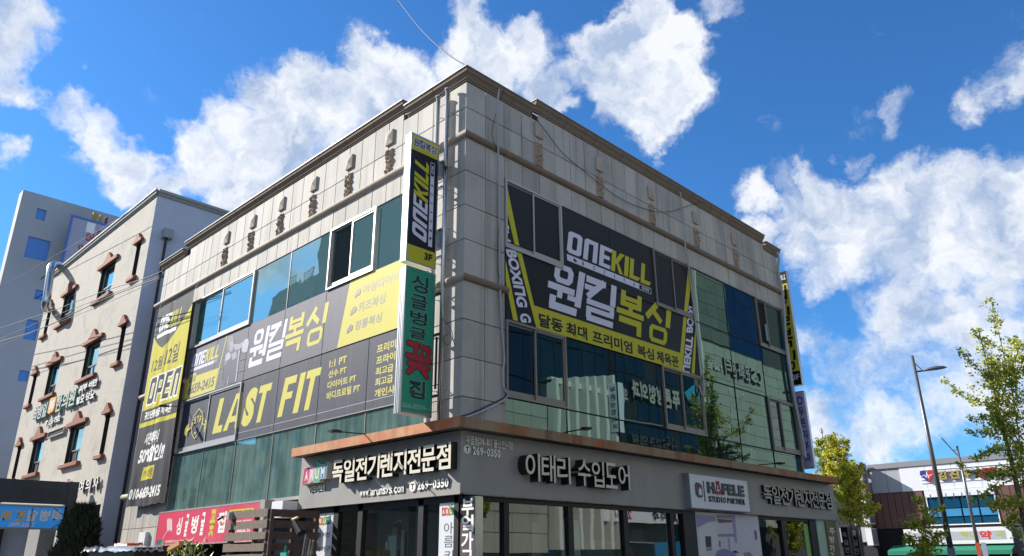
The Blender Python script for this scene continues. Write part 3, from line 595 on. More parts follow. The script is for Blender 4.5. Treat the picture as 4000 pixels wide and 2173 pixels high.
# ================================================================ signs on the corner building
# --- big black and yellow film sign on the shaded facade
S = thing('film_sign', 'large black and yellow boxing gym film sign across the shaded upper windows', 'sign', (0, 3, 7))
for i in range(4):
    for j in (0, 1):
        a, b = cr[i], cr[i + 1]
        if j == 0 and i in (0, 3): a, b, z0, z1, m_ = a + .09, b - .09, Z3 + .17, ZT - .1, pblack
        else: z0, z1 = rows[j][0] + .004, rows[j][1] - .004
        if i == 3 and j == 1: b = 9.34
        bx('film_sheet', FR, a + .006, b - .006, z0, z1, .004, .008, pblack, S)
def yel(name, fr, pts, d, m_=pyellow, par=None): return MB().poly(fr, pts, d).build(name, m_, par or S)
yel('yellow_stripe', FR, [(1.3, 9.95), (1.29, 9.3), (1.55, 8.47), (1.71, 8.47)], .013)
yel('yellow_stripe', FR, [(1.62, 8.3), (1.79, 8.3), (2.18, 7.12), (2.24, 6.6)], .013)
yel('yellow_band', FR, [(2.18, 7.12), (2.24, 6.6), (8.36, 6.6), (8.32, 7.12)], .013)
yel('yellow_stripe', FR, [(8.32, 7.12), (8.69, 8.3), (8.86, 8.3), (8.36, 6.6)], .013)
yel('yellow_stripe', FR, [(8.74, 8.47), (9.2, 9.93), (9.26, 9.93), (9.26, 9.35), (8.92, 8.47)], .013)
yel('yellow_stripe', FR, [(1.25, 8.0), (1.64, 6.62), (1.48, 6.62), (1.25, 7.5)], .013)
yel('yellow_stripe', FR, [(8.84, 6.62), (9.0, 6.62), (9.33, 7.9), (9.33, 8.2)], .013)
q = lambda pts, fr=FR, d=.013: tuple(fr.px(x, y, d) for x, y in pts)
logo_word(MB(), FR, 'ONE', rect(3.42, 5.24, 8.83, 9.45, .12), .0125).build('lettering', pwhite, S)
logo_word(MB(), FR, 'KILL', rect(5.24, 7.06, 8.83, 9.45, .12), .0085, gap=.07).build('lettering', pyellow, S)
MB().poly(FR, [(3.42, 8.77), (6.5, 8.77), (6.47, 8.6), (3.44, 8.6)], .0125).build('logo_bar', pwhite, S)
MB().poly(FR, [(6.5, 8.77), (7.09, 8.77), (7.08, 8.59), (6.47, 8.59)], .0122).build('logo_tag', pwhite, S)
MB().poly(FR, [(6.52, 8.75), (7.07, 8.75), (7.06, 8.605), (6.49, 8.605)], .0135).build('logo_tag_field', pblack, S)
mb = MB()
for i, ch in enumerate('BOXIΠG'): put(mb, FR, ch, rect(4.02 + .44 * i, 4.09 + .44 * i, 8.63, 8.74, .01), .014, .03)
for t in range(2): mb.poly(FR, [(3.72 + .05 * t + (.05 - .012 * t) * math.cos(k * .7), 8.685 - .015 * t + (.045 - .01 * t) * math.sin(k * .7)) for k in range(9)], .014 + .0005 * t)
mb.build('lettering', pblack, S); words('lettering', FR, 'GYM', rect(6.62, 6.96, 8.63, 8.73, .01), .0145, pwhite, S, off=.03)
QW = [((2.82, 8.42), (4.1, 8.42), (3.78, 7.2), (2.58, 7.2)), ((4.14, 8.4), (5.42, 8.4), (5.18, 7.2), (3.98, 7.2))]
QY = [((5.52, 8.38), (6.7, 8.38), (6.5, 7.2), (5.28, 7.2)), ((6.78, 8.36), (8.06, 8.36), (7.74, 7.2), (6.62, 7.2))]
hangul_logo(MB(), FR, '원킬', QW, .013, .006).build('lettering', pwhite, S); hangul_logo(MB(), FR, '복싱', QY, .013, .006).build('lettering', pyellow, S)
for body, a0, a1 in (('달동', 2.33, 3.18), ('최대', 3.3, 4.1), ('프리미엄', 4.3, 5.98), ('복싱', 6.2, 6.98), ('체육관', 7.1, 8.2)):
    words('lettering', FR, body, rect(a0, a1, 6.65, 6.98), .0145, pblack, S, off=.035)
words('lettering', FR, 'BOXIΠG', q([(2018, 980), (2064, 1203), (2021, 1199), (1975, 972)]), .0135, pwhite, S, off=.045)
words('lettering', FR, 'G', q([(2069, 1226), (2077, 1262), (2035, 1260), (2028, 1224)]), .0135, pwhite, S, off=.045)
for pts in ([(1975, 876), (1986, 880), (1990, 896), (1977, 893)], [(1975, 893), (1986, 898), (1989, 912), (1975, 908)], [(1975, 932), (1994, 938), (1996, 946), (1975, 942)], [(1975, 860), (1979, 862), (1983, 872), (1975, 869)]):
    MB().poly(FR, [FR.px(x, y, .013) for x, y in pts], .013).build('lettering', pwhite, S)
words('lettering', FR, 'ΠEKILL', q([(2666, 1456), (2679, 1308), (2708, 1318), (2693, 1462)]), .0135, pwhite, S, off=.045)
words('lettering', FR, 'BO', q([(2680, 1299), (2685, 1236), (2711, 1246), (2706, 1301)]), .0135, pwhite, S, off=.045)
words('lettering', FR, 'XI', q([(2686, 1226), (2690, 1195), (2714, 1204), (2711, 1234)]), .0135, pwhite, S, off=.045)
# --- faded film sign, third floor, sunny facade
S = thing('film_sign', 'faded grey and pale yellow boxing film sign above the fitness sign on sunny facade', 'sign', (-7, 0, 7.4))
for i in range(6): bx('film_sheet', FL, cols[i] + .012, cols[i + 1] - .012, 6.6, Z3 - .01, .002, .006, pgrey, S)
yL = lambda name, pts, d=.0075, m_=pyellow_f: yel(name, FL, pts, d, m_, S)
yL('yellow_field', [(-13.76, 6.61), (-11.46, 6.61), (-11.33, 7.28), (-12.92, 7.3), (-12.98, 7.42), (-13.42, 7.42), (-13.48, 7.3), (-13.76, 7.3)])
yL('yellow_line', [(-11.46, 6.61), (-11.41, 6.61), (-11.02, 8.29), (-11.07, 8.29)], .0078)
yL('yellow_field', [(-4.7, 6.61), (-1.24, 6.61), (-1.24, 8.29), (-4.32, 8.29)])
gym_logo(FL, -13.42, -11.5, 7.5, 8.08, .1, .0075, S, pwhite, pyellow_f, pgrey)
words('lettering', FL, '010', rect(-13.43, -12.95, 7.12, 7.34), .0085, pgrey, S, off=.03); words('lettering', FL, '6659-2415', rect(-13.42, -11.55, 6.72, 7.06, .05), .0085, pgrey, S, off=.035)
hangul_logo(MB(), FL, '원킬', [((-9.28, 8.0), (-8.3, 8.0), (-8.48, 6.92), (-9.45, 6.92)), ((-8.25, 7.98), (-7.32, 7.98), (-7.48, 6.92), (-8.4, 6.92))], .0075).build('lettering', pwhite, S)
hangul_logo(MB(), FL, '복싱', [((-7.28, 7.98), (-6.32, 7.98), (-6.47, 6.92), (-7.42, 6.92)), ((-6.25, 7.98), (-5.22, 7.98), (-5.4, 6.92), (-6.35, 6.92))], .0078).build('lettering', pyellow_f, S)
for body, a0, a1, z0, z1 in (('여성다이어트', -3.74, -1.9, 7.78, 8.02), ('키즈복싱', -3.88, -2.78, 7.34, 7.6), ('정통복싱', -3.98, -2.88, 6.9, 7.14)):
    words('lettering', FL, body, rect(a0, a1, z0, z1, .03), .0085, pgreyt, S, off=.02)
    mb = MB(); gx, gz = a0 - .2, (z0 + z1) / 2
    mb.poly(FL, [(gx + .1 * math.cos(k * .63) + .03, gz + .09 * math.sin(k * .63)) for k in range(10)], .0125); mb.poly(FL, [(gx - .13, gz - .12), (gx - .02, gz - .1), (gx - .04, gz + .02), (gx - .12, gz)], .0128)
    mb.build('glove_mark', pgreyt, S)
# boxer printed on the film (flat tones)
tones = [mat('print_tone_' + n_, H(h_), .5) for n_, h_ in (('dark', '44454e'), ('mid', '6d6e78'), ('light', '8f909b'), ('pale', 'a9aab5'))]
X = lambda pts: [FL.px(600 + x / 3.498, 1200 + y / 3.498, .011) for x, y in pts]
box_ = MB(); d_ = .0108
for mi, pts in ((0, [(985, 620), (1075, 520), (1180, 560), (1190, 600), (1160, 760), (1130, 1030), (960, 1060), (930, 900), (950, 760)]),
   (1, [(1005, 450), (1030, 395), (1080, 385), (1102, 430), (1095, 520), (1075, 600), (1040, 625), (1010, 600)]),
   (2, [(1040, 480), (1085, 470), (1095, 520), (1078, 590), (1050, 610)]), (2, [(1090, 510), (1180, 500), (1250, 460), (1240, 520), (1180, 575), (1110, 590)]),
   (3, [(1205, 600), (1215, 500), (1250, 440), (1290, 430), (1305, 480), (1280, 610), (1240, 625)]), (3, [(975, 740), (985, 660), (1020, 615), (1055, 640), (1050, 700), (1010, 730)]),
   (1, [(970, 730), (1010, 740), (1000, 800), (965, 790)]), (2, [(1060, 650), (1130, 600), (1140, 690), (1080, 730)]), (3, [(1165, 590), (1182, 590), (1160, 760), (1130, 1025), (1115, 1020), (1140, 800)]),
   (2, [(1020, 940), (1030, 940), (1015, 1075), (1000, 1070)]), (1, [(940, 680), (985, 665), (985, 675), (940, 690)]), (1, [(1170, 720), (1270, 690), (1268, 702), (1168, 732)]), (1, [(1140, 880), (1250, 850), (1248, 862), (1138, 892)]), (1, [(905, 830), (955, 820), (940, 970), (925, 968), (938, 838), (903, 845)])):
    box_.mi = mi; box_.poly(FL, X(pts), d_); d_ += .0004
box_.build('boxer_picture', tones, S)
# --- fitness film sign, second floor, sunny facade
S = thing('film_sign', 'dark grey fitness film sign with slanted yellow capitals on sunny facade', 'sign', (-7, 0, 5.7))
pg2 = mat('print_slate', H('3f4350'), .62, spec=.22, n=(2, .06), streak=(6, .35, H('666a74')))
for i in range(2, 6): bx('film_sheet', FL, cols[i] + .012, cols[i + 1] - .012, 4.86, 6.57, .002, .006, pg2, S)
fw = MB().ring(FL, -13.74, -9.58, 4.85, 6.56, .05, -.05, .05).build('window', alu, B)
for i, (x0, x1, d) in enumerate(((-13.69, -11.6, -.03), (-11.66, -9.63, 0))):
    MB().ring(FL, x0, x1, 4.9, 6.51, .045, d - .02, d + .022 + .008 * i, wb=.13).build('sash', alu, fw)
    bx('film_sheet', FL, x0 + .046, x1 - .046, 5.03, 6.46, d, d + .004, pg2, S)
for i in range(2, 6): MB().poly(FL, [(cols[i] + .02, 5.05), (cols[i + 1] - .02, 5.05), (cols[i + 1] - .02, 5.065), (cols[i] + .02, 5.065)], .0095).build('thin_line', tones[3], S)
LG = {'L': [[(0, 0), (.62, 0), (.62, .2), (.3, .2)], [(0, 0), (.3, .2), (.3, 1), (0, 1)]],
 'A': [[(0, 0), (.26, 0), (.5, 1), (.34, 1)], [(.5, 1), (.34, 1), (.32, .9), (.52, .82), (.7, 0), (.96, 0), (.72, 1)], [(.3, .2), (.66, .2), (.62, .37), (.35, .37)]],
 'T': [[(0, 1), (0, .8), (.8, .8), (.8, 1)], [(.26, 0), (.54, 0), (.54, .8), (.26, .8)]], 'F': [[(0, 0), (.28, 0), (.28, 1), (0, 1)], [(.28, .8), (.72, .8), (.72, 1), (.28, 1)], [(.28, .42), (.64, .42), (.64, .6), (.28, .6)]], 'I': [[(0, 0), (.28, 0), (.28, 1), (0, 1)]]}
def lf(mb, ch, a0, a1, w):
    for k, p in enumerate(LG[ch]):
        mb.poly(FL, [(a0 + x / w * (a1 - a0) + .24 * y, 5.22 + y * 1.03) for x, y in p], .0072 + k * .0003)
mb = MB(); lf(mb, 'L', -11.19, -10.6, .62); lf(mb, 'A', -10.5, -9.5, .96); lf(mb, 'T', -8.72, -8.05, .8); lf(mb, 'F', -7.36, -6.74, .72)
lf(mb, 'I', -6.58, -6.32, .28); lf(mb, 'T', -6.24, -5.58, .8)
mb.build('lettering', pyellow_f, S); words('lettering', FL, 'S', ((-9.18, 6.27), (-8.55, 6.27), (-8.8, 5.2), (-9.42, 5.2)), .0074, pyellow_f, S, off=.07)
for body, a0, a1, z0, z1 in (('1:1 PT', -4.99, -4.23, 6.16, 6.34), ('선수 PT', -5.0, -4.21, 5.89, 6.08), ('다이어트 PT', -5.0, -3.77, 5.61, 5.8), ('바디프로필 PT', -5.0, -3.59, 5.34, 5.54), ('프리미엄', -2.99, -2.0, 6.14, 6.35), ('프라이빗', -2.99, -2.0, 5.87, 6.07), ('최고급', -2.99, -2.32, 5.61, 5.8), ('최고급', -2.99, -2.32, 5.36, 5.55), ('개인샤워', -2.99, -2.0, 5.1, 5.29)):
    words('lettering', FL, body, rect(a0, a1, z0, z1), .0072, pyellow_f, S, off=.025)
def outline(fr, pts, w, d, closed=True):
    mb = MB(); n = len(pts)
    for i in range(n if closed else n - 1):
        p, r_ = Vector(pts[i]), Vector(pts[(i + 1) % n]); t = (r_ - p).normalized(); nn = Vector((-t.y, t.x)) * w / 2
        mb.poly(fr, [tuple(p + nn), tuple(r_ + nn), tuple(r_ - nn), tuple(p - nn)], d + .0003 * (i % 2))
    return mb
em = outline(FL, [(-12.38, 6.15), (-12.05, 5.98), (-12.02, 5.6), (-12.15, 5.4), (-12.4, 5.22), (-12.65, 5.4), (-12.75, 5.62), (-12.7, 5.95)], .03, .004)
em.build('emblem_shield', pyellow_f, S)
em = MB()
for t in (-1, 1):
    for k in range(3): em.poly(FL, [(-12.4 + t * (.62 + .09 * k) + .035 * math.cos(a), 5.55 - .02 * k * 0 + (.22 - .04 * k) * math.sin(a)) for a in [i * .7 for i in range(9)]], .0045 + .0003 * k)
em.poly(FL, [(-13.0, 5.53), (-12.78, 5.6), (-12.78, 5.64), (-13.0, 5.57)], .0042); em.poly(FL, [(-12.0, 5.62), (-11.78, 5.55), (-11.78, 5.59), (-12.0, 5.66)], .0042)
em.build('emblem_dumbbell', pyellow_f, S)
for i, ch in enumerate('LASTFIT'):
    t = (i - 3) / 3; ca = -12.35 + .55 * t; cz = 5.82 - .2 * t * t; words('lettering', FL, ch, ((ca - .06 + .02 * t, cz + .11), (ca + .06 + .02 * t, cz + .11 - .05 * t), (ca + .06, cz - .1 - .05 * t), (ca - .06, cz - .1)), .005, pyellow_f, S, off=.02)
words('lettering', FL, '2019', rect(-12.5, -12.28, 5.36, 5.43), .005, pwhite, S)
# --- projecting blade signs by the corner
FB = Fr((-0.62, 0, 0), math.pi / 2)      # the face turned to the street corner
def blade(y0, y1, z0, z1, label, group=None):
    o = thing('blade_sign', label, 'sign', (-.73, (y0 + y1) / 2, z0))
    MB().box(FB, y0, y1, z0, z1, -.20, -.004).build('cabinet', mat('cabinet_white', H('d5d8dc'), .35, .4, n=(8, .04)), o)
    MB().ring(FB, y0 - .012, y1 + .012, z0 - .012, z1 + .012, .03, -.03, .006).build('edge_frame', steel, o)
    for k in (.05, .1, .15): bx('cabinet_rib', FL, -.62 - k - .008, -.62 - k, z0, z1, -y0 - .001, -y0 + .006, steel, o)
    return o
S = blade(-1.08, -.28, 7.52, 10.6, 'black and yellow boxing gym blade sign high on the sunny facade corner')
bx('face_panel', FB, -1.06, -.3, 7.54, 10.58, -.003, .0, pblack, S); MB().poly(FB, [(-1.06, 10.19), (-.3, 10.19), (-.3, 10.58), (-1.06, 10.58)], .003).build('yellow_field', pyellow, S); MB().poly(FB, [(-1.06, 7.54), (-.3, 7.54), (-.3, 7.9), (-1.06, 7.9)], .003).build('yellow_field', pyellow, S)
hangul_logo(MB(), FB, '원킬복싱', four(-1.01, -.34, 10.3, 10.5, .01, .1), .0045, grow=.09).build('lettering', pwhite, S); hangul_logo(MB(), FB, '원킬복싱', four(-1.01, -.34, 10.3, 10.5, .01, .1), .0075).build('lettering', pblack, S)
words('lettering', FB, '3F', rect(-.6, -.38, 7.66, 7.83, .01), .0045, pblack, S, off=.05)
TT = lambda a0, a1, y0, y1, s_=0: ((y0, a0 + s_), (y0, a1 + s_), (y1, a1), (y1, a0))      # turned a quarter: text runs up, tops to the left
logo_word(MB(), FB, 'ONE', TT(8.04, 9.0, -.95, -.55, .14), .0035).build('lettering', pwhite, S); logo_word(MB(), FB, 'KILL', TT(9.0, 9.98, -.95, -.55, .14), .0035, gap=.07).build('lettering', pyellow, S)
MB().poly(FB, [(-.5, 8.0), (-.39, 8.0), (-.39, 9.72), (-.5, 9.72)], .0035).build('logo_bar', pwhite, S)
outline(FB, [(-.5, 9.72), (-.39, 9.72), (-.39, 10.06), (-.5, 10.06)], .012, .0035).build('logo_tag', pwhite, S)
mb = MB()
for i, ch in enumerate('BOXIΠG'): put(mb, FB, ch, TT(8.36 + .22 * i, 8.42 + .22 * i, -.48, -.41), .005, .03)
mb.poly(FB, [(-.445 + .028 * math.cos(k * .7), 8.2 + .035 * math.sin(k * .7)) for k in range(9)], .005); mb.build('lettering', pblack, S); words('lettering', FB, 'GYM', TT(9.78, 9.98, -.48, -.41), .005, pwhite, S, off=.03)
S = blade(-1.06, -.27, 4.32, 7.4, 'green flower shop blade sign hanging below the boxing blade sign')
bx('face_panel', FB, -1.04, -.29, 4.34, 7.38, -.003, .0, green, S); MB().poly(FB, [(-1.04, 4.34), (-.29, 4.34), (-.29, 4.375), (-1.04, 4.37)], .002).build('rust_edge', rough_stone, S)
pale_o = mat('print_pale_outline', H('8fc2ab'), .5)
for ch, zc, h in (('싱', 7.05, .4), ('글', 6.62, .36), ('벙', 6.22, .38), ('글', 5.98 - .02, .0), ):
    pass
for ch, z0, z1 in (('싱', 6.87, 7.28), ('글', 6.5, 6.84), ('벙', 6.16, 6.48), ('글', 5.86, 6.12)):
    words('lettering', FB, ch, rect(-.93, -.44, z0, z1), .003, pale_o, S, off=.04); words('lettering', FB, ch, rect(-.93 + .01, -.44 - .01, z0 + .008, z1 - .008), .0045, nightgreen, S, off=.026)
def flower_char(gr, d, m_):
    sg = [(.1, .93, .4, .9, .17), (.42, .93, .38, .6, .17), (.6, .9, .92, .84, .17), (.9, .88, .88, .55, .17), (.64, .7, .64, .56, .12), (.08, .56, .98, .5, .17), (.14, .34, .9, .28, .17), (.5, .36, .14, .08, .17), (.5, .34, .86, .04, .17), (.52, .52, .52, .3, .14)]
    mb = MB(); W_, H_ = .66, .7; X0, Z0 = -.985, 5.1; k = 0
    for x0, y0, x1, y1, w in sg:
        p, r_ = Vector((X0 + x0 * W_, Z0 + y0 * H_)), Vector((X0 + x1 * W_, Z0 + y1 * H_)); h = w * .66 / 2 + gr; t = (r_ - p); an = math.atan2(t.y, t.x); pts = []
        for c, sg_ in ((r_, 0), (p, math.pi)): pts += [(c.x + h * math.cos(an + sg_ + R(-90 + 30 * i)), c.y + h * math.sin(an + sg_ + R(-90 + 30 * i))) for i in range(7)]
        mb.poly(FB, pts, d + k * .00012); k += 1
    mb.build('lettering', m_, S)
flower_char(.014, .003, pblack); flower_char(0, .0048, red)
words('lettering', FB, '집', rect(-.88, -.44, 4.64, 5.02), .003, pale_o, S, off=.045); words('lettering', FB, '집', rect(-.87, -.45, 4.645, 5.015), .0045, nightgreen, S, off=.03)
words('lettering', FB, '266-0550~1', rect(-1.02, -.3, 4.43, 4.53), .0045, pale_o, S)
# steel ladder frame that carries both blades
S = thing('sign_frame', 'galvanised steel ladder frame carrying both blade signs beside the corner', 'frame', (-.65, -.15, 4.2))
for a, zt in ((-.84, 12.05), (-.5, 12.1)):
    MB().tube([(a, -.16, 4.21), (a, -.16, zt)], .05, 10).build('post', steel, S, smooth=True)
    MB().tube([(a, -.16, zt), (a, -.16, zt + .03)], .075, 10).build('post_cap', steel, S)
for z in (11.75, 10.4, 9.3, 8.2, 7.1, 6.0, 5.0, 4.45):
    MB().tube([(-.84, -.16, z), (-.5, -.16, z)], .012, 6).build('rung', steel, S)
for z in (11.5, 10.05, 9.45, 8.5, 7.75, 6.9, 6.05, 4.9):
    for a in (-.84, -.5): MB().tube([(a, -.16, z), (a + .03, 0, z + .02)], .012, 6).build('wall_bracket', steel, S)
for z in (10.15, 9.5, 8.45, 7.8, 6.95, 6.05, 4.75):
    MB().box(FL, -.80, -.48, z - .02, z + .02, .19, .26).build('sign_bracket', steel if z > 7 else black, S); MB().tube([(-.62, -.29, z), (-.62, -.17, z)], .018, 6).build('sign_bracket', steel, S)
for z in (10.0, 8.25): bx('ballast_box', FL, -.78, -.6, z - .2, z + .2, .1, .26, mat('box_grey', H('9da5a6'), .5), S)
MB().box(FL, -.6, -.56, 4.9, 6.0, .2, .23).build('stiffener', black, S)
MB().tube([(-.45, -.22, 9.95), (-.43, -.22, 10.0)], .05, 8).build('cable_coil', black, S)
cable('wire', 'tangle of thin dark wires on the granite beside the blade sign frame', smooth_pts([Vector(p) for p in ((-.45, -.2, 6.4), (-.3, -.12, 6.2), (-.2, -.1, 5.95), (-.35, -.12, 5.8), (-.45, -.15, 5.95), (-.3, -.1, 6.05), (-.15, -.08, 5.75))]), .006, wirem)
# --- shop front lettering, sunny side
S = thing('shop_sign', 'shop sign letters on the sunny fascia with coloured fruit box logo', 'sign', (-2.8, -.1, 3.0))
letters(FL, '독일전기렌지전문점', rect(-4.1, .02, 3.26, 3.77), .1, .27, (ivory, dark_side), S, off=.022, gap=.06)
mts = (pwhite2, dark_side)
letters(FL, 'www.arumsys.com', rect(-3.16, -1.6, 2.93, 3.06), .1, .125, mts, S, off=.018, gap=.06); letters(FL, '269-0350', rect(-1.16, -.2, 2.94, 3.11), .1, .13, mts, S, off=.04, gap=.1)
MB().poly(FL, [(-1.32 + .1 * math.cos(k * .42), 3.02 + .1 * math.sin(k * .42)) for k in range(15)], .1, .125).build('phone_disc', pwhite2, S); words('letter', FL, 'T', rect(-1.37, -1.27, 2.96, 3.08), .127, dark_side, S, off=.04)
letters(FL, '수입도어전문점', rect(-5.28, -4.58, 3.16, 3.29), .1, .12, mts, S, off=.03, gap=.02)
lc = [mat('logo_crimson', H('b8386a'), .4), mat('logo_pink', H('e39ac0'), .4), mat('logo_green', H('4fb08e'), .4), mat('logo_blue', H('3a86bd'), .4), mat('logo_teal', H('5fb3c0'), .4)]
qs = [((-5.36, 3.72), (-5.06, 3.7), (-5.1, 3.4), (-5.4, 3.33)), ((-5.08, 3.76), (-4.82, 3.64), (-4.86, 3.42), (-5.12, 3.34)), ((-4.86, 3.68), (-4.62, 3.74), (-4.66, 3.36), (-4.9, 3.36)), ((-4.66, 3.64), (-4.36, 3.76), (-4.38, 3.42), (-4.66, 3.42))]
for i, (q_, ch) in enumerate(zip(qs, 'ARUM')):
    ex = [(x + (.014 if k in (1, 2) else -.014), z + (.014 if k < 2 else -.014)) for k, (x, z) in enumerate(q_)]
    MB().poly(FL, ex, .1, .238 + .003 * i).build('logo_edge', ivory, S); MB().poly(FL, list(q_), .236, .2405 + .003 * i).build('logo_panel', lc[i], S)
    cx = sum(p[0] for p in q_) / 4; cz = sum(p[1] for p in q_) / 4; words('letter', FL, ch, rect(cx - .075, cx + .075, cz - .12, cz + .1), .243 + .003 * i, ivory, S, off=.06)
for s_ in (-1, 1): MB().poly(FL, [(-4.74, 3.72), (-4.74 + s_ * .02 + .05, 3.8), (-4.74 + s_ * .1 + .03, 3.86), (-4.74 + s_ * .08, 3.76)], .2, .25 + .002 * s_).build('logo_leaf', lc[2], S)
# --- shop front lettering, shaded side
S = thing('shop_sign', 'shop sign letters on the shaded fascia next to the phone number', 'sign', (.1, 2.8, 3.0))
letters(FR, '유로컴퍼니티', rect(.02, .72, 3.74, 3.9), .1, .115, mts, S, off=.02, gap=.02); letters(FR, '울산전시장', rect(.78, 1.34, 3.74, 3.9), .1, .115, mts, S, off=.02, gap=.02)
letters(FR, '269-0350', rect(.2, .97, 3.55, 3.71), .1, .118, mts, S, off=.04, gap=.1)
MB().poly(FR, [(.06 + .085 * math.cos(k * .42), 3.64 + .085 * math.sin(k * .42)) for k in range(15)], .1, .118).build('phone_disc', pwhite2, S); words('letter', FR, 'T', rect(.02, .1, 3.59, 3.69), .12, dark_side, S, off=.04)
letters(FR, '이태리 수입도어', rect(1.46, 5.1, 3.13, 3.7), .1, .33, (ivory, dark_side), S, off=.01, gap=.1)
S = thing('shop_sign', 'cooker shop sign letters at the far end of the shaded fascia', 'sign', (.1, 14.4, 3.1))
letters(FR, '독일전기렌지전문점', rect(12.0, 16.95, 3.15, 3.68), .1, .2, (mat('letter_grey', H('b9b3a6'), .5), dark_side), S, off=.012, gap=.06)
S = thing('light_box', 'white box sign with grey and red hardware brand name on the shaded fascia', 'sign', (.1, 9.3, 2.85))
bx('cabinet', FR, 7.75, 10.87, 2.83, 3.72, .1, .29, mat('box_side', H('8a8d96'), .4, .3), S); bx('face_panel', FR, 7.77, 10.85, 2.85, 3.70, .29, .294, whitep, S)
gl_, rd_ = mat('letter_graphite', H('4a4d52'), .5), mat('letter_red', H('a82630'), .5)
xs = [8.6, 9.0, 9.36, 9.66, 9.97, 10.27, 10.62]
for i, ch in enumerate('HÄFELE'): put(MB(), FR, ch, rect(xs[i], xs[i + 1] - .04, 3.25 if i != 1 else 3.25, 3.55 if i != 1 else 3.6), .294, .05, .33, None).build('letter', rd_ if i == 1 else gl_, S)
for i, w_ in enumerate(('STUDIO', 'PARTNER')): letters(FR, w_, rect(8.62 + .98 * i, 9.52 + 1.0 * i + .08 * i, 3.03, 3.18), .294, .31, (dark_side, dark_side), S, off=.03, gap=.05)
bx('divider', FR, 8.42, 8.445, 3.02, 3.56, .294, .31, dark_side, S)
MB().poly(FR, [(8.0, 3.2), (8.1, 3.12), (8.28, 3.12), (8.32, 3.2), (8.32, 3.4), (8.24, 3.48), (8.06, 3.5), (8.0, 3.44)], .294, .32).build('logo_mark', gl_, S); MB().poly(FR, [(8.1, 3.47), (8.16, 3.42), (8.26, 3.36), (8.3, 3.42), (8.22, 3.48)], .32, .326).build('logo_mark', rd_, S)
MB().poly(FR, [(8.13, 3.18), (8.27, 3.18), (8.27, 3.3), (8.2, 3.38), (8.13, 3.3)], .32, .325).build('logo_mark', whitep, S)
# arm lamps above the canopy
def arm_lamp(fr, a, z, d, a2, z2, d2, label):
    p = fr.P(a, z, d); o = thing('arm_lamp', label, 'lamp', p, 'flood lamps on thin arms along the canopy')
    e = fr.P(a2, z2, d2); t = (e - p).normalized(); MB().tube([p, e], .014, 6).build('arm', black, o)
    s_ = t.cross(Vector((0, 0, 1))).normalized(); u = s_.cross(t); vs_ = []
    for k, (l0, w0, h0) in enumerate(((-.02, .035, .02), (.1, .075, .03), (.28, .07, .022))):
        vs_ += [e + t * l0 + s_ * w0 * x + u * h0 * y for x, y in ((-1, -1), (1, -1), (1, 1), (-1, 1))]
    MB().add(vs_, [(0, 1, 2, 3), (11, 10, 9, 8)] + [(4 * i + k, 4 * i + (k + 1) % 4, 4 * i + 4 + (k + 1) % 4, 4 * i + 4 + k) for i in (0, 1) for k in range(4)]).build('lamp_head', black, o)
    bx('lamp_glass', Fr(e + t * .13 - u * .034, 0), -.05, .05, -.004, .002, -.05, .05, alu, o)
    return o
b_ = FL.px(1423, 1694, .45); e_ = FL.px(1330, 1687, 1.1); arm_lamp(FL, b_[0], 4.2, .44, e_[0], e_[1], 1.1, 'arm lamp over the sunny fascia above the cooker shop letters')
for i, (x0, y0, x1, y1, w_) in enumerate(((2205, 1684, 2275, 1677, 'nearest the corner'), (2520, 1735, 2592, 1731, 'second from the corner'), (2765, 1776, 2845, 1772, 'above the white box sign'), (2965, 1810, 3035, 1811, 'farthest from the corner'))):
    b_ = FR.px(x0, y0, .45); e_ = FR.px(x1, y1, 1.2); arm_lamp(FR, b_[0], 4.2, .44, e_[0], e_[1], 1.2, 'arm lamp on the shaded canopy, ' + w_)
arm_lamp(FL, -13.45, 6.36, .03, -13.55, 6.33, .5, 'arm lamp sticking out beside the fitness emblem at the window corner')
# --- small corner column sign (kitchen furniture)
S = thing('column_sign', 'vertical brown and black column sign under the canopy corner with white characters', 'sign', (.35, 0, .1))
a0 = FL.px(1797, 2000, .0)[0]; a1 = FL.px(1856, 2000, .0)[0]
bx('cabinet', FL, a0, a1, .5, 2.74, -.2, -.004, steel, S); bx('face_panel', FL, a0 + .005, a1 - .005, .5, 2.73, -.004, .0, mat('print_brown', H('54444a'), .5), S); bx('face_panel', FL, a0 + .004, a1 - .004, 2.36, 2.735, .0, .003, pblack, S)
zc = 2.68
for i, ch in enumerate('부엌가구'):
    z1 = FL.px(1826, (1948, 2012, 2078, 2148)[i], 0)[1]; words('lettering', FL, ch, rect(a0 + .05, a1 - .04, z1 - .31, z1), .0045, pwhite2, S, off=.03)
# --- posters in the shop windows
def arum_logo(fr, a0, a1, z0, z1, d, par, cs):
    w = (a1 - a0) / 4; o = [(.0, -.1), (.1, .0), (-.05, .08), (.0, .0)]
    for i, ch in enumerate('ARUM'):
        x0, x1 = a0 + w * i, a0 + w * (i + 1); h = (z1 - z0); l, r_ = ((.0, -.12), (.04, -.2), (-.15, -.02), (-.15, .08))[i]
        MB().poly(fr, [(x0, z0 + h * .05 * (i % 2)), (x1, z0 - l * h * .5), (x1, z1 + r_ * h), (x0, z1 + l * h)], d + .0004 * i).build('logo_panel', cs[i], par)
        words('lettering', fr, ch, rect(x0 + w * .2, x1 - w * .2, z0 + h * .22, z0 + h * .72), d + .003, whitep, par, off=.04)
    MB().poly(fr, [(a0 + w * 2.3, z1), (a0 + w * 2.3 + w * .5, z1 + h * .12), (a0 + w * 2.9, z1 + h * .45)], d + .002).build('logo_leaf', cs[2], par)
ac = [mat('arum_red', H('b5362e'), .5), mat('arum_orange', H('c8662e'), .5), mat('arum_green', H('5a9a3a'), .5), mat('arum_dark_green', H('20604a'), .5)]
pwin = mat('poster_white', H('dcdfe4'), .4)
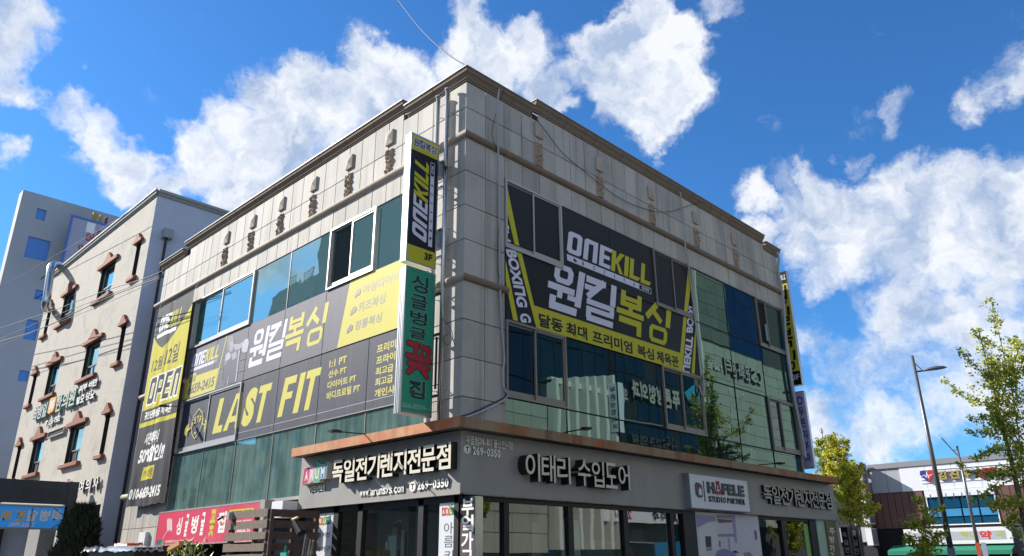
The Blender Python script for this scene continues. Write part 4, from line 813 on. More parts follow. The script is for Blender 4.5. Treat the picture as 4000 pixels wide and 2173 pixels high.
S = thing('window_poster', 'white showroom poster with fruit box logo beside the leftmost shop door frame', 'poster', (-5, 0, 1))
x0, z1 = FL.px(1211, 1990, .03); x1, _ = FL.px(1308, 1985, .03); bx('sheet', FL, x0, x1, .4, z1, .0, .004, pwin, S); w_ = x1 - x0
l0 = FL.px(1228, 2020, .03); l1 = FL.px(1287, 2050, .03); arum_logo(FL, l0[0], l1[0], l1[1], l0[1], .006, S, ac)
for body, y0, y1, xx in (('아름', 2078, 2102, (1222, 1250)), ('키친', 2078, 2098, (1256, 1285)), ('부엌가구', 2132, 2155, (1214, 1286))):
    c0 = FL.px(xx[0], y0, .03); c1 = FL.px(xx[1], y1, .03); words('lettering', FL, body, rect(c0[0], c1[0], c1[1], c0[1] - .02), .006, gl_, S)
S = thing('window_poster', 'tall white showroom poster with fruit box logo next to the brown column sign', 'poster', (-.3, 0, 1))
x0, z1 = FL.px(1714, 1950, .03); x1, _ = FL.px(1783, 1945, .03); bx('sheet', FL, x0, x1, .4, z1, .0, .004, pwin, S)
l0 = FL.px(1723, 1982, .03); l1 = FL.px(1780, 2012, .03); arum_logo(FL, l0[0], l1[0], l1[1], l0[1], .006, S, ac)
for ch, y0 in (('아', 2042), ('름', 2094), ('키', 2150)):
    c0 = FL.px(1731, y0, .03); c1 = FL.px(1766, y0 + 44, .03); words('lettering', FL, ch, rect(c0[0], c1[0], c1[1], c0[1]), .006, pgreyt, S, off=0)
S = thing('window_poster', 'large photo poster of a white kitchen right of the dark pier', 'poster', (0, 9.5, 1))
x0, z1 = FR.px(2716, 2005, .04); x1, _ = FR.px(2960, 2010, .04); z1 = 2.78; bx('sheet', FR, x0, x1, .3, z1, .032, .036, mat('kitchen_pale', H('cfc9d4'), .5, n=(4, .05)), S)
KP = lambda pts: [FR.px(2600 + x / 4.293, 1850 + y / 4.293, .036) for x, y in pts]
kc = [mat('kitchen_' + n_, H(h_), .5) for n_, h_ in (('lilac', '9b93bd'), ('cream', 'd9d5d2'), ('dark', '35353f'), ('wine', '7d4a58'), ('grey', '8f8c9a'), ('violet', '857fb5'))]
mb = MB(); d_ = .0365
for mi, pts in ((0, [(505, 690), (830, 720), (845, 800), (700, 820), (570, 900), (520, 900)]), (1, [(570, 900), (700, 820), (850, 810), (880, 1290), (560, 1370)]), (4, [(850, 700), (1150, 700), (1150, 760), (850, 750)]), (3, [(860, 760), (1120, 780), (1120, 820), (900, 830), (870, 800)]),
   (3, [(1150, 820), (1160, 1000), (1150, 1010), (1140, 830)]), (0, [(1100, 700), (1160, 700), (1200, 1160), (1160, 1160)]), (4, [(870, 1020), (1140, 1010), (1150, 1060), (880, 1060)]), (2, [(660, 1050), (760, 1055), (770, 1230), (675, 1235)]), (4, [(680, 1235), (775, 1240), (785, 1290), (685, 1310)]), (5, [(860, 1300), (960, 1260), (1040, 1280), (1160, 1330), (1200, 1390), (830, 1390)]),
   (2, [(1120, 1300), (1180, 1290), (1230, 1330), (1150, 1335)]), (3, [(1480, 950), (1520, 960), (1535, 1110), (1500, 1110)]), (4, [(1300, 1330), (1400, 1310), (1480, 1390), (1320, 1390)]), (2, [(895, 1130), (915, 1130), (920, 1230), (900, 1230)]), (0, [(1040, 1090), (1070, 1070), (1080, 1290), (1060, 1290)])):
    mb.mi = mi; mb.poly(FR, KP(pts), d_); d_ += .0004
mb.build('kitchen_picture', kc, S)
S = thing('column_sign', 'olive brown vertical kitchen furniture sign at the far end of the shaded shop front', 'sign', (.1, 16, .3))
x0, z1 = FR.px(3224, 2046, .1); x1, _ = FR.px(3264, 2050, .1); bx('face_panel', FR, x0, x1, .3, 2.76, .03, .12, mat('print_olive', H('6a6238'), .5), S)
for ch, y0 in (('주', 2062), ('방', 2094), ('가', 2128), ('구', 2160)):
    c0 = FR.px(3238, y0, .12); c1 = FR.px(3262, y0 + 28, .12); words('lettering', FR, ch, rect(c0[0], c1[0], c1[1], c0[1]), .124, pwhite2, S)
S = thing('window_poster', 'narrow bright green poster strip inside the far shaded shop window', 'poster', (0, 13, 1))
x0, z1 = FR.px(3137, 2045, -.04); x1, _ = FR.px(3160, 2045, -.04); bx('sheet', FR, x0, x1, .3, 2.65, -.045, -.04, mat('strip_green', H('8fbf6a'), .5), S)
# --- banner on the left strip
S = thing('hanging_banner', 'tall yellow and black boxing gym opening banner on the left end of sunny facade', 'banner', (-15.2, -.22, 3.4))
BL_, BR_, BZ0, BZ1 = -16.62, -13.6, 3.36, 10.4
def fold(a, z, e=0.0):
    t = (a - BL_) / (BR_ - BL_); k = (BZ1 - z) / (BZ1 - BZ0)
    return .2 + .02 * math.sin(t * 9 + z * .5) * (.3 + k) + .009 * math.sin(t * 31 + z * 1.3) * k + .012 * math.sin(t * 17 + 1.3 * math.sin(z * .8)) * (.2 + k) + .03 * math.exp(-((t - .45 - .03 * math.sin(z)) / .05) ** 2) * -1 + e
FBn = Fr((0, 0, 0), 0)
def wf(e): return lambda a, z, p: FBn.P(a, z, fold(a, z, e))
def bcol(a, z):
    t = (a - BL_) / (BR_ - BL_)
    if z > 8.75 + (.55 * (1 - t / .33) ** 1.5 if t < .33 else 1.15 * ((t - .33) / .67) ** 1.3): return 0
    if z > 6.62: return 1
    if z > 6.18: return 0
    return 1 if z > 6.02 else 0
nx, nz = 200, 460; CW, CH = (BR_ - BL_) / nx, (BZ1 - BZ0) / nz
cell = [[bcol(BL_ + CW * (i + .5), BZ0 + CH * (j + .5)) for i in range(nx)] for j in range(nz)]
def stamp(mb_, m_):                         # print lettering into the cloth: faces whose centre lies in the glyph take its colour
    for f in mb_.f:
        P_ = [(mb_.v[k][0], mb_.v[k][2]) for k in f]
        i0 = max(0, int((min(p[0] for p in P_) - BL_) / CW)); i1 = min(nx - 1, int((max(p[0] for p in P_) - BL_) / CW)); j0 = max(0, int((min(p[1] for p in P_) - BZ0) / CH)); j1 = min(nz - 1, int((max(p[1] for p in P_) - BZ0) / CH))
        for j in range(j0, j1 + 1):
            z = BZ0 + CH * (j + .5); xs_ = sorted(P_[k][0] + (z - P_[k][1]) * (P_[(k + 1) % len(P_)][0] - P_[k][0]) / (P_[(k + 1) % len(P_)][1] - P_[k][1]) for k in range(len(P_)) if (P_[k][1] > z) != (P_[(k + 1) % len(P_)][1] > z))
            for k in range(0, len(xs_) - 1, 2):
                for i in range(max(i0, math.ceil((xs_[k] - BL_) / CW - .5)), min(i1, math.floor((xs_[k + 1] - BL_) / CW - .5)) + 1): cell[j][i] = m_
def bw(body, a0, a1, z0, z1, m_, sh=0.0, off=.03): stamp(put(MB(), FBn, body, rect(a0, a1, z0, z1, sh), 0, off), m_)
def lw(body, a0, a1, z0, z1, m_, sh, ex=0.0, gap=.1): stamp(logo_word(MB(), FBn, body, rect(a0, a1, z0, z1, sh), 0, gap, expand=ex), m_)
lw('ONE', -16.3, -15.42, 9.42, 9.98, 2, .12); lw('KILL', -15.4, -14.45, 9.42, 9.98, 1, .12)
stamp(MB().poly(FBn, [(-16.35, 9.2), (-14.75, 9.2), (-14.73, 9.34), (-16.33, 9.34)], 0), 2)
bw('12월', -16.4, -15.45, 7.95, 8.45, 0, .05, .02); bw('12일', -15.3, -14.2, 8.0, 8.68, 0, .05, .02)
lw('OPEN', -16.35, -13.85, 6.8, 7.72, 2, .14, .055, .16); lw('OPEN', -16.35, -13.85, 6.8, 7.72, 0, .14, 0, .16)
bw('공인단증발급', -16.3, -14.95, 6.26, 6.54, 2); bw('체육관', -14.85, -14.1, 6.26, 6.56, 2)
bw('사전예약시', -15.95, -14.75, 5.35, 5.78, 2, .05); bw('50%할인!!', -16.25, -14.2, 4.75, 5.3, 2, .1, .04)
stamp(MB().poly(FBn, [(-15.8, 4.18), (-14.75, 4.18), (-14.68, 4.62), (-15.72, 4.62)], 0), 1); bw('선착순', -15.68, -15.35, 4.3, 4.5, 0, .02, .02); bw('30명', -15.28, -14.82, 4.25, 4.55, 0, .03, .02)
bw('010-6659-2415', -16.45, -14.0, 3.6, 3.95, 2, .05, .045)
mb = MB(); mb.v = [tuple(FBn.P(BL_ + CW * i, BZ0 + CH * j + (.02 * math.sin(i * .045) if j == 0 else 0), fold(BL_ + CW * i, BZ0 + CH * j))) for j in range(nz + 1) for i in range(nx + 1)]
mb.f = [(j * (nx + 1) + i, j * (nx + 1) + i + 1, (j + 1) * (nx + 1) + i + 1, (j + 1) * (nx + 1) + i) for j in range(nz) for i in range(nx)]; mb.m = [cell[j][i] for j in range(nz) for i in range(nx)]
bnk = mat('banner_dark', H('2c2c32'), .7, spec=.2, n=(3, .08)); bny = mat('banner_yellow', H('c4b91c'), .7, spec=.2)
mb.build('cloth', (bnk, bny, pwhite2), S, smooth=True)
for a, z in ((BL_, BZ1), (BR_, BZ1)): MB().tube([FBn.P(a, z, fold(a, z)), FBn.P(a, z + .25, .12)], .01, 5).build('tie_cord', clipm, S)
# --- red flower shop board
S = thing('shop_board', 'pink red flower shop board under the green glazing behind the wooden pallets', 'sign', (-10.6, -.3, 2.1))
rb = [FL.px(621, 2008, .3), FL.px(1016, 1957, .3), FL.px(602.5, 2134, .3)]
ra0, ra1, rz0, rz1 = -13.5, -7.26, 2.1, 3.06
redm = mat('board_red', H('d8405e'), .4, n=(1.5, .08), streak=(1.2, .3, H('e37f95')))
bx('panel', FL, ra0, ra1, rz0, rz1, .12, .296, redm, S); MB().ring(FL, ra0 - .01, ra1 + .01, rz0 - .01, rz1 + .01, .03, .12, .302).build('edge_frame', alu, S); bx('panel_side', FL, ra1 + .01, ra1 + .26, rz0 + .1, rz1 + .03, .05, .296, mat('side_grey', H('9a958c'), .6), S)
RP = lambda x, y: FL.px(500 + x / 4.293, 1850 + y / 4.293, .3)
for ch, bb, m_ in (('싱', (790, 735, 915, 1035), pwhite2), ('글', (925, 680, 1025, 1060), pwhite2), ('벙', (1035, 700, 1185, 1015), pwhite2), ('글', (1190, 650, 1300, 1040), pwhite2), ('꽃', (1335, 600, 1480, 1065), pyellow), ('집', (1475, 630, 1650, 1000), pwhite2)):
    p0 = RP(bb[0], bb[3]); p1 = RP(bb[2], bb[1]); words('lettering', FL, ch, rect(p0[0], p1[0], p0[1], p1[1], .04), .299, m_, S, off=.035)
p0 = RP(620, 1170); p1 = RP(1050, 1100); words('lettering', FL, '영남화훼종합판매21호 (상표등록 제 212673)', rect(p0[0], p1[0], p0[1], p1[1]), .299, pwhite2, S, off=.01)
p0 = RP(1700, 1010); p1 = RP(2050, 920); words('lettering', FL, '010-9464-25', rect(p0[0], p1[0], p0[1], p1[1]), .299, pwhite2, S); p0 = RP(1740, 820); p1 = RP(2070, 770); words('lettering', FL, 'T.266-0550', rect(p0[0], p1[0], p0[1], p1[1]), .299, pwhite2, S)
yel('yellow_label', FL, [RP(1700, 750), RP(2110, 700), RP(2110, 575), RP(1705, 615)], .299, pyellow, S); p0 = RP(1725, 660); p1 = RP(2080, 600); words('lettering', FL, '꽃배달 전문', rect(p0[0], p1[0], p0[1], p1[1]), .301, pblack, S)
mb = outline(FL, [RP(580, 1095), RP(655, 965)], .018, .299, False); mb.build('tulip_stem', pwhite2, S); mb = MB()
for i in range(5):
    for j in range(4): x, y = 660 + i * 18, 780 + j * 50 + abs(i - 2) * 6; p = RP(x, y); mb.poly(FL, [(p[0] + .025 * math.cos(k), p[1] + .06 * math.sin(k)) for k in range(6)], .299 + .0003 * ((i + j) % 2))
mb.build('tulip_head', pwhite2, S); yel('label_left', FL, [RP(475, 1195), RP(560, 1190), RP(600, 1110), RP(480, 1125)], .299, mat('label_navy', H('2f4a73'), .5), S); yel('label_right', FL, [RP(530, 1192), RP(600, 1188), RP(608, 1112), RP(590, 1113)], .3, mat('label_green', H('4f9a4c'), .5), S)
# ================================================================ neighbour on the left: stucco clinic
def holed(fr, a0, a1, z0, z1, holes, d0, d1, split=False):
    """wall face at d1 with openings cut through and their reveals back to d0"""
    xs = sorted({a0, a1, *[h[0] for h in holes], *[h[1] for h in holes]}); zs = sorted({z0, z1, *[h[2] for h in holes], *[h[3] for h in holes]}); mb = MB(); rv = MB() if split else mb
    for i in range(len(xs) - 1):
        for j in range(len(zs) - 1):
            x, z = (xs[i] + xs[i + 1]) / 2, (zs[j] + zs[j + 1]) / 2
            if any(h[0] < x < h[1] and h[2] < z < h[3] for h in holes): continue
            mb.add([fr.P(xs[i], zs[j], d1), fr.P(xs[i + 1], zs[j], d1), fr.P(xs[i + 1], zs[j + 1], d1), fr.P(xs[i], zs[j + 1], d1)], [(0, 1, 2, 3)])
    for b0_, b1_, c0, c1 in holes:
        for p, r_ in (((b0_, c0), (b0_, c1)), ((b1_, c1), (b1_, c0)), ((b0_, c1), (b1_, c1)), ((b1_, c0), (b0_, c0))):
            rv.add([fr.P(*p, d1), fr.P(*r_, d1), fr.P(*r_, d0), fr.P(*p, d0)], [(0, 1, 2, 3)])
    return (mb, rv) if split else mb
stucco = mat('stucco', H('bdb6a9'), .9, n=(7, .07), bump=(4, .3, .04), blot=(.9, H('9d988e'), .5, .75)); sidew = mat('painted_side_wall', H('c4cad8'), .8, n=(1.2, .05))
terra = mat('terracotta', H('8f5238'), .8, n=(20, .18), bump=(15, .4, .02)); conc = mat('concrete', H('8c8a86'), .85, n=(3, .08))
NB = thing('clinic_building', 'cream stucco clinic building with terracotta window heads left of the corner building', 'building', (-26, 0, 0))
rowsN = [(12.8, 14.36), (9.16, 10.72), (5.52, 7.1)]; colsN = [(-33.05, -32.4), (-30.4, -28.75), (-25.1, -23.3), (-20.93, -20.42)]
hol = [(c0, c1, z0, z1) for c0, c1 in colsN for z0, z1 in rowsN] + [(-33.2, -24.4, 0, 3.66), (-23.15, -19.72, 0, 3.66)]
holed(FL, -33.9, -19.5, 0, 16.3, hol, -.2, 0.0, True)[0].build('front_wall', stucco, NB)
for h_ in hol: holed(FL, h_[0] - .01, h_[1] + .01, h_[2] - (.01 if h_[2] else 0), h_[3] + .01, [h_], -.2, 0.0, True)[1].build('window_reveal', mat('reveal_painted_shade', H('2e2b29'), .9), NB)  # shade of the reveals painted in as dark brown
mb = MB(); mb.box(FR, .0, 14, 0, 16.3, -19.51, -19.49); mb.box(FR, 0.0, 14, 0, 16.3, -33.92, -33.9); mb.box(FL, -33.9, -19.5, 16.0, 16.3, -14, -.05); mb.build('side_wall', sidew, NB)
bx('inner_shade', FL, -33.8, -19.6, 3.7, 16, -.6, -.5, inner, NB); bx('inner_shade', FL, -33.2, -19.7, 3.66, 3.7, -6, -.33, inner, NB); bx('pier', FL, -29.6, -27.9, 0, 3.66, -1.2, -.35, conc, NB); bx('pier', FL, -24.4, -23.15, 0, 3.66, -.5, -.002, stucco, NB)
lprof(FL, -34.1, -19.5, [(-.1, 16.18), (.04, 16.18), (.05, 16.24), (.1, 16.27), (.11, 16.36), (.15, 16.38), (.15, 16.46), (-.1, 16.46)], 0, 1).build('cornice', mat('cornice_grey', H('a3a19c'), .7), NB)
lprof(FR, 0, 14, [(-19.6, 16.2), (-19.44, 16.2), (-19.4, 16.3), (-19.35, 16.34), (-19.35, 16.46), (-19.6, 16.46)]).build('cornice', mat('cornice_grey', H('a3a19c'), .7), NB)
a_, z_ = FR.px(845, 815, -22); bx('roof_room', FR, a_ - 1.2, a_ + 1.6, 16.3, 17.0, -25, -22, conc, NB)
nglass = glass('glass_clinic', (.55, .88, .95, 1), (.06, .22, .26, 1), .75, wav=.2)  # cyan body colour stands in for bright sky reflection
for ri, (z0, z1) in enumerate(rowsN):
    for ci, (c0, c1) in enumerate(colsN):
        wide = ci in (1, 2); w = MB(); w.ring(FL, c0, c1, z0, z1, .05, -.19, -.14)
        if wide: zm = z0 + .55; w.box(FL, c0 + .05, c1 - .05, zm - .03, zm + .03, -.19, -.135); w.box(FL, (c0 + c1) / 2 - .02, (c0 + c1) / 2 + .02, z0 + .05, zm - .03, -.19, -.137)
        w = w.build('window', alu_dark, NB)
        if wide:
            pane(FL, c0 + .05, c1 - .05, zm + .03, z1 - .05, nglass, -.17, w, 'pane'); pane(FL, (c0 + c1) / 2 + .02, c1 - .05, z0 + .05, zm - .03, nglass, -.17, w, 'pane'); pane(FL, c0 + .05, (c0 + c1) / 2 - .02, z0 + .05, zm - .03, inner if ri == 2 else nglass, -.17, w, 'pane')
        else: pane(FL, c0 + .05, c1 - .05, z0 + .05, z1 - .05, nglass, -.17, w, 'pane')
        e = .33 if wide else .2; m_ = (c0 + c1) / 2; hh = .16 if wide else .12; gw = .5 if wide else .3; gh = .42 if wide else .3
        MB().poly(FL, [(c0 - e, z1), (c1 + e, z1), (c1 + e, z1 + hh), (m_ + gw, z1 + hh + .02), (m_ + .06, z1 + hh + gh), (m_ - .06, z1 + hh + gh), (m_ - gw, z1 + hh + .02), (c0 - e, z1 + hh)], -.01, .13).build('window_head', terra, w)
        MB().bev(FL, c0 - e + .05, c1 + e - .05, z0 - .17, z0 - .01, -.02, .15, .015).build('window_sill', terra, w)
mb = MB().tube([FR.P(FR.px(657, 885, -19.35)[0], 14.4, -19.35), FR.P(FR.px(657, 885, -19.35)[0], .2, -19.35)], .055, 8); mb.build('downpipe', black, NB)
a_, z_ = FR.px(662, 870, -19.35); bx('rain_box', FR, a_ - .2, a_ + .2, 14.35, 14.75, -19.49, -19.2, mat('box_grey', H('9da5a6'), .5), NB)
DU = thing('exhaust_duct', 'shiny metal exhaust duct bending over the roof edge of the clinic', 'duct', (-32, -.5, 13))
P_ = cpx(FL, [(232, 1036, .1), (212, 1034, .5), (200, 1044, .75), (196, 1070, .8), (184, 1160, .8), (178, 1195, .75), (184, 1208, .5), (196, 1205, .1)], .8)
MB().tube(smooth_pts(P_, 4), .19, 14).build('duct_pipe', steel, DU, smooth=True)
S = thing('wall_letters', 'green and white clinic letters with orange badge on the stucco wall', 'sign', (-27, -.1, 8.3))
teal = mat('letter_teal', H('4a9a90'), .5); lg = mat('letter_grey', H('b9b3a6'), .5)
letters(FL, '최병일', rect(-31.0, -28.75, 8.05, 8.72), .06, .16, (lg, teal), S, off=.03, gap=.08); letters(FL, '한의원', rect(-27.5, -24.8, 8.03, 8.75), .06, .16, (lg, teal), S, off=.03, gap=.08)
MB().poly(FL, [(-28.6, 8.2), (-28.4, 8.1), (-27.75, 8.15), (-27.65, 8.3), (-27.65, 8.75), (-27.85, 8.82), (-28.5, 8.85), (-28.62, 8.75)], .05, .15).build('badge', mat('badge_orange', H('e3a846'), .5), S); words('lettering', FL, '3S', rect(-28.42, -27.82, 8.28, 8.68), .153, whitep, S, off=.04)
letters(FL, '피부·비만', rect(-24.6, -22.4, 8.5, 8.82), .05, .11, (pwhite2, pgreyt), S, off=.03, gap=.05); letters(FL, '탈모·당뇨', rect(-24.7, -22.5, 8.0, 8.33), .05, .11, (pwhite2, pgreyt), S, off=.03, gap=.05); letters(FL, 'T.256-7582', rect(-28.75, -26.6, 7.56, 7.82), .05, .1, (pwhite2, pgreyt), S, off=.03, gap=.05)
pinkl = mat('letter_pink', H('d99ab5'), .5); letters(FL, '부인과', rect(-27.8, -23.3, 4.25, 4.85), .05, .15, (pinkl, pwhite2), S, off=.02, gap=.25); letters(FL, ': 여의사', rect(-23.0, -19.95, 4.2, 4.65), .05, .12, (pwhite2, pgreyt), S, off=.02, gap=.3)
G_ = thing('vent_grille', 'small framed grille box on the stucco wall between two windows', 'vent', (-26.8, -.1, 7)); MB().ring(FL, -27.9, -25.7, 6.93, 7.22, .04, .0, .12).build('frame', alu, G_)
for k in range(11): bx('slat', FL, -27.86, -25.74, 6.975 + .019 * k, 6.985 + .019 * k, .02, .08, mat('slat_brown', H('5a4a38'), .6), G_)
# pedestrian gate with hanging boards seen from behind
XG = -21.5
gs = lambda x, y: FR.px(x, y, XG)
GT = thing('gate_sign', 'dark board over a blue backlit clinic board seen from behind on a gate post', 'sign', (XG, -4, 0))
(y1_, zt_), (_, zb_) = gs(272, 1884), gs(262, 1972); y0_ = gs(-400, 1900)[0]
bx('upper_board', FR, y0_, y1_, zb_, zt_, XG - .1, XG, mat('board_charcoal', H('3c4248'), .7, n=(5, .1)), GT)
(yb, zb1), (_, zb2) = gs(256, 1984), gs(228, 2066); blue = mat('board_blue_glow', H('2f86cf'), .5, emit=(H('2a78c4'), .2))  # faint emission stands in for daylight coming through the board
bx('lower_board', FR, y0_, yb, zb2, zb1, XG - .1, XG, blue, GT); MB().ring(FR, y0_, yb + .05, zb2 - .04, zb1 + .04, .05, XG - .12, XG + .02).build('board_frame', alu_dark, GT)
bx('gate_post', FR, y1_, y1_ + .35, 0, zt_ + .02, XG - .3, XG + .02, mat('board_charcoal', H('3c4248'), .7), GT)
for ch, x0, x1, m_ in (('최', 200, 247, whitep), ('병', 152, 200, whitep), ('일', 102, 150, whitep), ('한', 52, 102, pyellow), ('의', 2, 50, pyellow), ('원', -50, 0, pyellow)):
    if ch in '한의원': m_ = mat('letter_amber', H('e8b83c'), .5)
    p0 = gs(x0, 2036); p1 = gs(x1, 1994 - 0); words('lettering', FR, ch, rect(p0[0], p1[0], p0[1] + (p0[1] - p0[1]), p1[1]), XG + .003, m_, GT, off=.05, mirror=True)
p0 = gs(32, 2057); p1 = gs(138, 2043); words('lettering', FR, 'T.256-7582', rect(p0[0], p1[0], p0[1], p1[1]), XG + .003, whitep, GT, off=.03, mirror=True)
words('lettering', FR, '음연진', rect(gs(85, 1930)[0], gs(270, 1930)[0] - .3, gs(150, 1940)[1], gs(150, 1902)[1]), XG + .002, mat('board_darker_grey', H('343a40'), .7), GT, mirror=True)  # mirrored lettering slightly darker than the board
for p, r_ in (((128, 1984), (114, 2064)), ((210, 1986), (250, 2015)), ((200, 2065), (245, 2040))): MB().tube([FR.P(*gs(*p), XG + .03), FR.P(*gs(*r_), XG + .03)], .012, 5).build('guy_wire', wirem, GT)
bx('white_panel', FR, y0_, y1_, zb1 + .06, zb_ - .03, XG - .3, XG - .2, whitep, GT)
# far grey tower, left
TW = thing('grey_tower', 'tall plain grey tower block with square blue windows far left', 'building', (-54, 6, 0))
twm = mat('tower_wall', H('a5aab0'), .85, n=(.6, .05)); tz = FR.px(92, 741, -48)[1]; ty = FR.px(92, 741, -48)[0]
tws = [((139, 817), (184, 861)), ((103, 932), (202, 1017)), ((133, 1133), (175, 1172)), ((100, 1250), (155, 1330)), ((70, 1448), (115, 1491))]
hs = []
for (x0, y0), (x1, y1) in tws:
    A0, Z0 = FR.px(x0, y1, -48)[0], FR.px((x0 + x1) / 2, y1, -48)[1]; A1, Z1 = FR.px(x1, y0, -48)[0], FR.px((x0 + x1) / 2, y0, -48)[1]; hs.append((min(A0, FR.px(x0, y0, -48)[0]) + .1, A1, Z0, Z1))
bx('corner_strip', FL, -48.39, -48.02, 0, tz, -ty - .3, -ty, mat('tower_front', H('b3b0aa'), .8, n=(.6, .05)), TW)
holed(FR, ty + .02, ty + 16, 0, tz, hs, -48.3, -48).build('side_wall', twm, TW)
for h in hs: pane(FR, *h, mat('tower_glass_sky_tint', H('2f7fd0'), .15), -48.12, TW, 'window')  # sky reflection put into the pane colour as plain blue
tl = FL.px(66, 800, -ty)[0]; bx('front_wall', FL, tl, -48.4, 0, tz, -ty - 15.9, -ty, mat('tower_front', H('b3b0aa'), .8, n=(.6, .05)), TW)
BBd = thing('billboard', 'faded rooftop billboard with red characters and three yellow pictures', 'billboard', (-45, 4, 20))
bq = lambda x, y: FR.px(x, y, -46)
c0 = bq(284, 845); c1 = bq(440, 885); c2 = bq(262, 990); bx('panel', FR, c0[0], c1[0] + 2, c2[1] - 1, c0[1], -46.1, -46, mat('billboard_lilac', H('9fa0b3'), .6, n=(1, .06)), BBd); MB().ring(FR, c0[0] - .1, c1[0] + 2, c2[1] - 1, c0[1] + .1, .14, -46.1, -45.95).build('frame', mat('frame_blue', H('4a6fb5'), .5), BBd)
for i, (x0, x1, cc) in enumerate(((368, 392, 'a88a35'), (396, 414, 'a88a35'), (418, 432, '6b3a48'))): p0 = bq(x0, 855 + i * 6); p1 = bq(x1, 826 + i * 8); bx('picture', FR, p0[0], p1[0], p0[1], p1[1], -46.6, -46.5, mat('picture_%d' % i, H(cc), .6), BBd)
rl = mat('letter_brick', H('a83a35'), .5)
for body, q0, q1 in (('어', (330, 950), (370, 915)), ('묵', (374, 930), (400, 905)), ('면', (302, 985), (336, 960))): p0 = bq(*q0); p1 = bq(*q1); words('lettering', FR, body, rect(p0[0], p1[0], p0[1], p1[1]), -45.99, rl, BBd, off=.04)
p0 = bq(334, 905); p1 = bq(374, 875); MB().poly(FR, [(p0[0], p0[1]), (p1[0], p0[1]), (p1[0], p1[1]), (p0[0], p1[1])], -45.99).build('white_square', whitep, BBd)
OB = thing('low_building', 'low white roofed building with brown brick strips at the far left edge', 'building', (-40, 0, 0))
z_ = FL.px(20, 1820, -6)[1]; bx('wall', FL, -62, -36, 0, z_ - .9, -16, -6, conc, OB); bx('roof', FL, -62, -36.2, z_ - .6, z_, -16, -5.6, mat('roof_white', H('e6e6e6'), .6), OB)
OB2 = thing('grey_block', 'pale grey apartment block behind the grey tower at the left edge', 'building', (-70, 10, 0)); bx('wall', FL, -95, -58, 0, 19.5, -30, -12, mat('block_wall', H('a7abb3'), .85), OB2)
# ---------------------------------------------------------------- wires at the left
for i, (pts, d, r_, nm) in enumerate((([(0, 1126), (240, 985), (475, 846), (572, 771)], .6, .012, 'highest thin wire from the left edge to the clinic roof'), ([(-10, 1160), (90, 1115), (178, 1080), (420, 900)], -2.5, .016, 'second wire passing behind the clinic'),
      ([(-10, 1186), (90, 1130), (180, 1076), (400, 930)], -2.5, .03, 'thick wire passing behind the clinic duct'), ([(-10, 1224), (80, 1188), (165, 1150), (400, 1000)], -2.5, .02, 'upper one of the close wire pair left of the clinic'), ([(-10, 1230), (80, 1193), (165, 1153), (400, 1004)], -2.5, .02, 'lower one of the close wire pair left of the clinic'),
      ([(-10, 1286), (200, 1216), (400, 1140), (560, 1090), (640, 1056)], 1.2, .014, 'upper wire running across the clinic to the corner building'), ([(-10, 1328), (200, 1240), (400, 1163), (640, 1072)], 1.2, .012, 'middle wire running across the clinic to the corner building'), ([(-10, 1337), (150, 1288), (400, 1172), (640, 1079)], 1.2, .018, 'thickest wire running across the clinic to the corner building'), ([(-10, 1358), (142, 1292), (380, 1200), (640, 1082)], 1.2, .01, 'lowest wire running across the clinic to the corner building'))):
    cable('overhead_wire', nm, smooth_pts(cpx(FL, pts, d)), r_, wirem, 'overhead wires at the left', 'wire')
cable('overhead_wire', 'wire dropping from the sky to the roof corner of the corner building', smooth_pts([CP + ray(1540, -20) * 30, CP + ray(1640, 110) * 26, CP + ray(1740, 205) * 22, FL.P(.1, 12.5, .1)]), .016, wirem, None, 'wire')
# ---------------------------------------------------------------- pallets and clutter by the flower shop
wood = mat('weathered_wood', H('75685c'), .9, n=(12, .25), bump=(20, .5, .01)); woodd = mat('dark_wood', H('54443c'), .9, n=(12, .25))
def pallet(fr, d, xs, tops, label, m_, posts, bottoms=34):
    o = thing('wooden_pallet', label, 'pallet', fr.P(fr.px(xs[0][0], 2150, d)[0], 0, d))
    zs = []
    for (x0, x1), (ya, yb_) in zip(xs, tops):
        A0, Z0 = fr.px(x0, ya, d); A1, Z1 = fr.px(x1, yb_, d); z = (Z0 + Z1) / 2; zs.append(z); j = [random.uniform(-.012, .012) for _ in range(8)]
        MB().poly(fr, [(A0, z - .16 + j[0]), ((A0 * 2 + A1) / 3, z - .16 + j[1]), (A1, z - .16 + j[2]), (A1 + j[3], z + j[4]), ((A0 + A1) / 2, z + j[5]), (A0 + j[6], z + j[7])], d - .012, d + .02).build('slat', m_, o)
    for z in (1.4, 1.1, .8, .5, .2): A0 = fr.px(xs[-1][0], 2170, d)[0]; A1 = fr.px(xs[-1][1], 2170, d)[0]; bx('slat', fr, A0, A1, z, z + .14, d - .012, d + .02, m_, o)
    for x0, x1 in posts: A0 = fr.px(x0, 2080, d)[0]; A1 = fr.px(x1, 2080, d)[0]; bx('post', fr, A0, A1, .1, zs[0] - .01, d - .1, d - .015, woodd, o)
    return o
pallet(FL, 1.4, [(905, 1050), (886, 1047), (882, 1041), (875, 1035), (868, 1030)], [(2004, 1986), (2042, 2032), (2085, 2076), (2128, 2120), (2168, 2165)], 'weathered grey pallet standing upright in front of the red shop board', wood, [(890, 902), (985, 993), (1038, 1050)])
ad = FL.px(1050, 2000, 1.4)[0]; FPp = Fr((ad, 0, 0), math.pi / 2)
o = thing('wooden_pallet', 'dark shaded pallet set at a right angle to the weathered grey one', 'pallet', (ad, -1, 0))
za = FL.px(1050, 1988, 1.4)[1]
for k in range(8): MB().box(FPp, -1.4, -.12, za - .16 - .235 * k, za - .235 * k, -.012, .02).build('slat', woodd, o)
for y in (-1.36, -.75, -.16): bx('post', FPp, y - .04, y + .04, .1, za - .02, -.1, -.015, woodd, o)
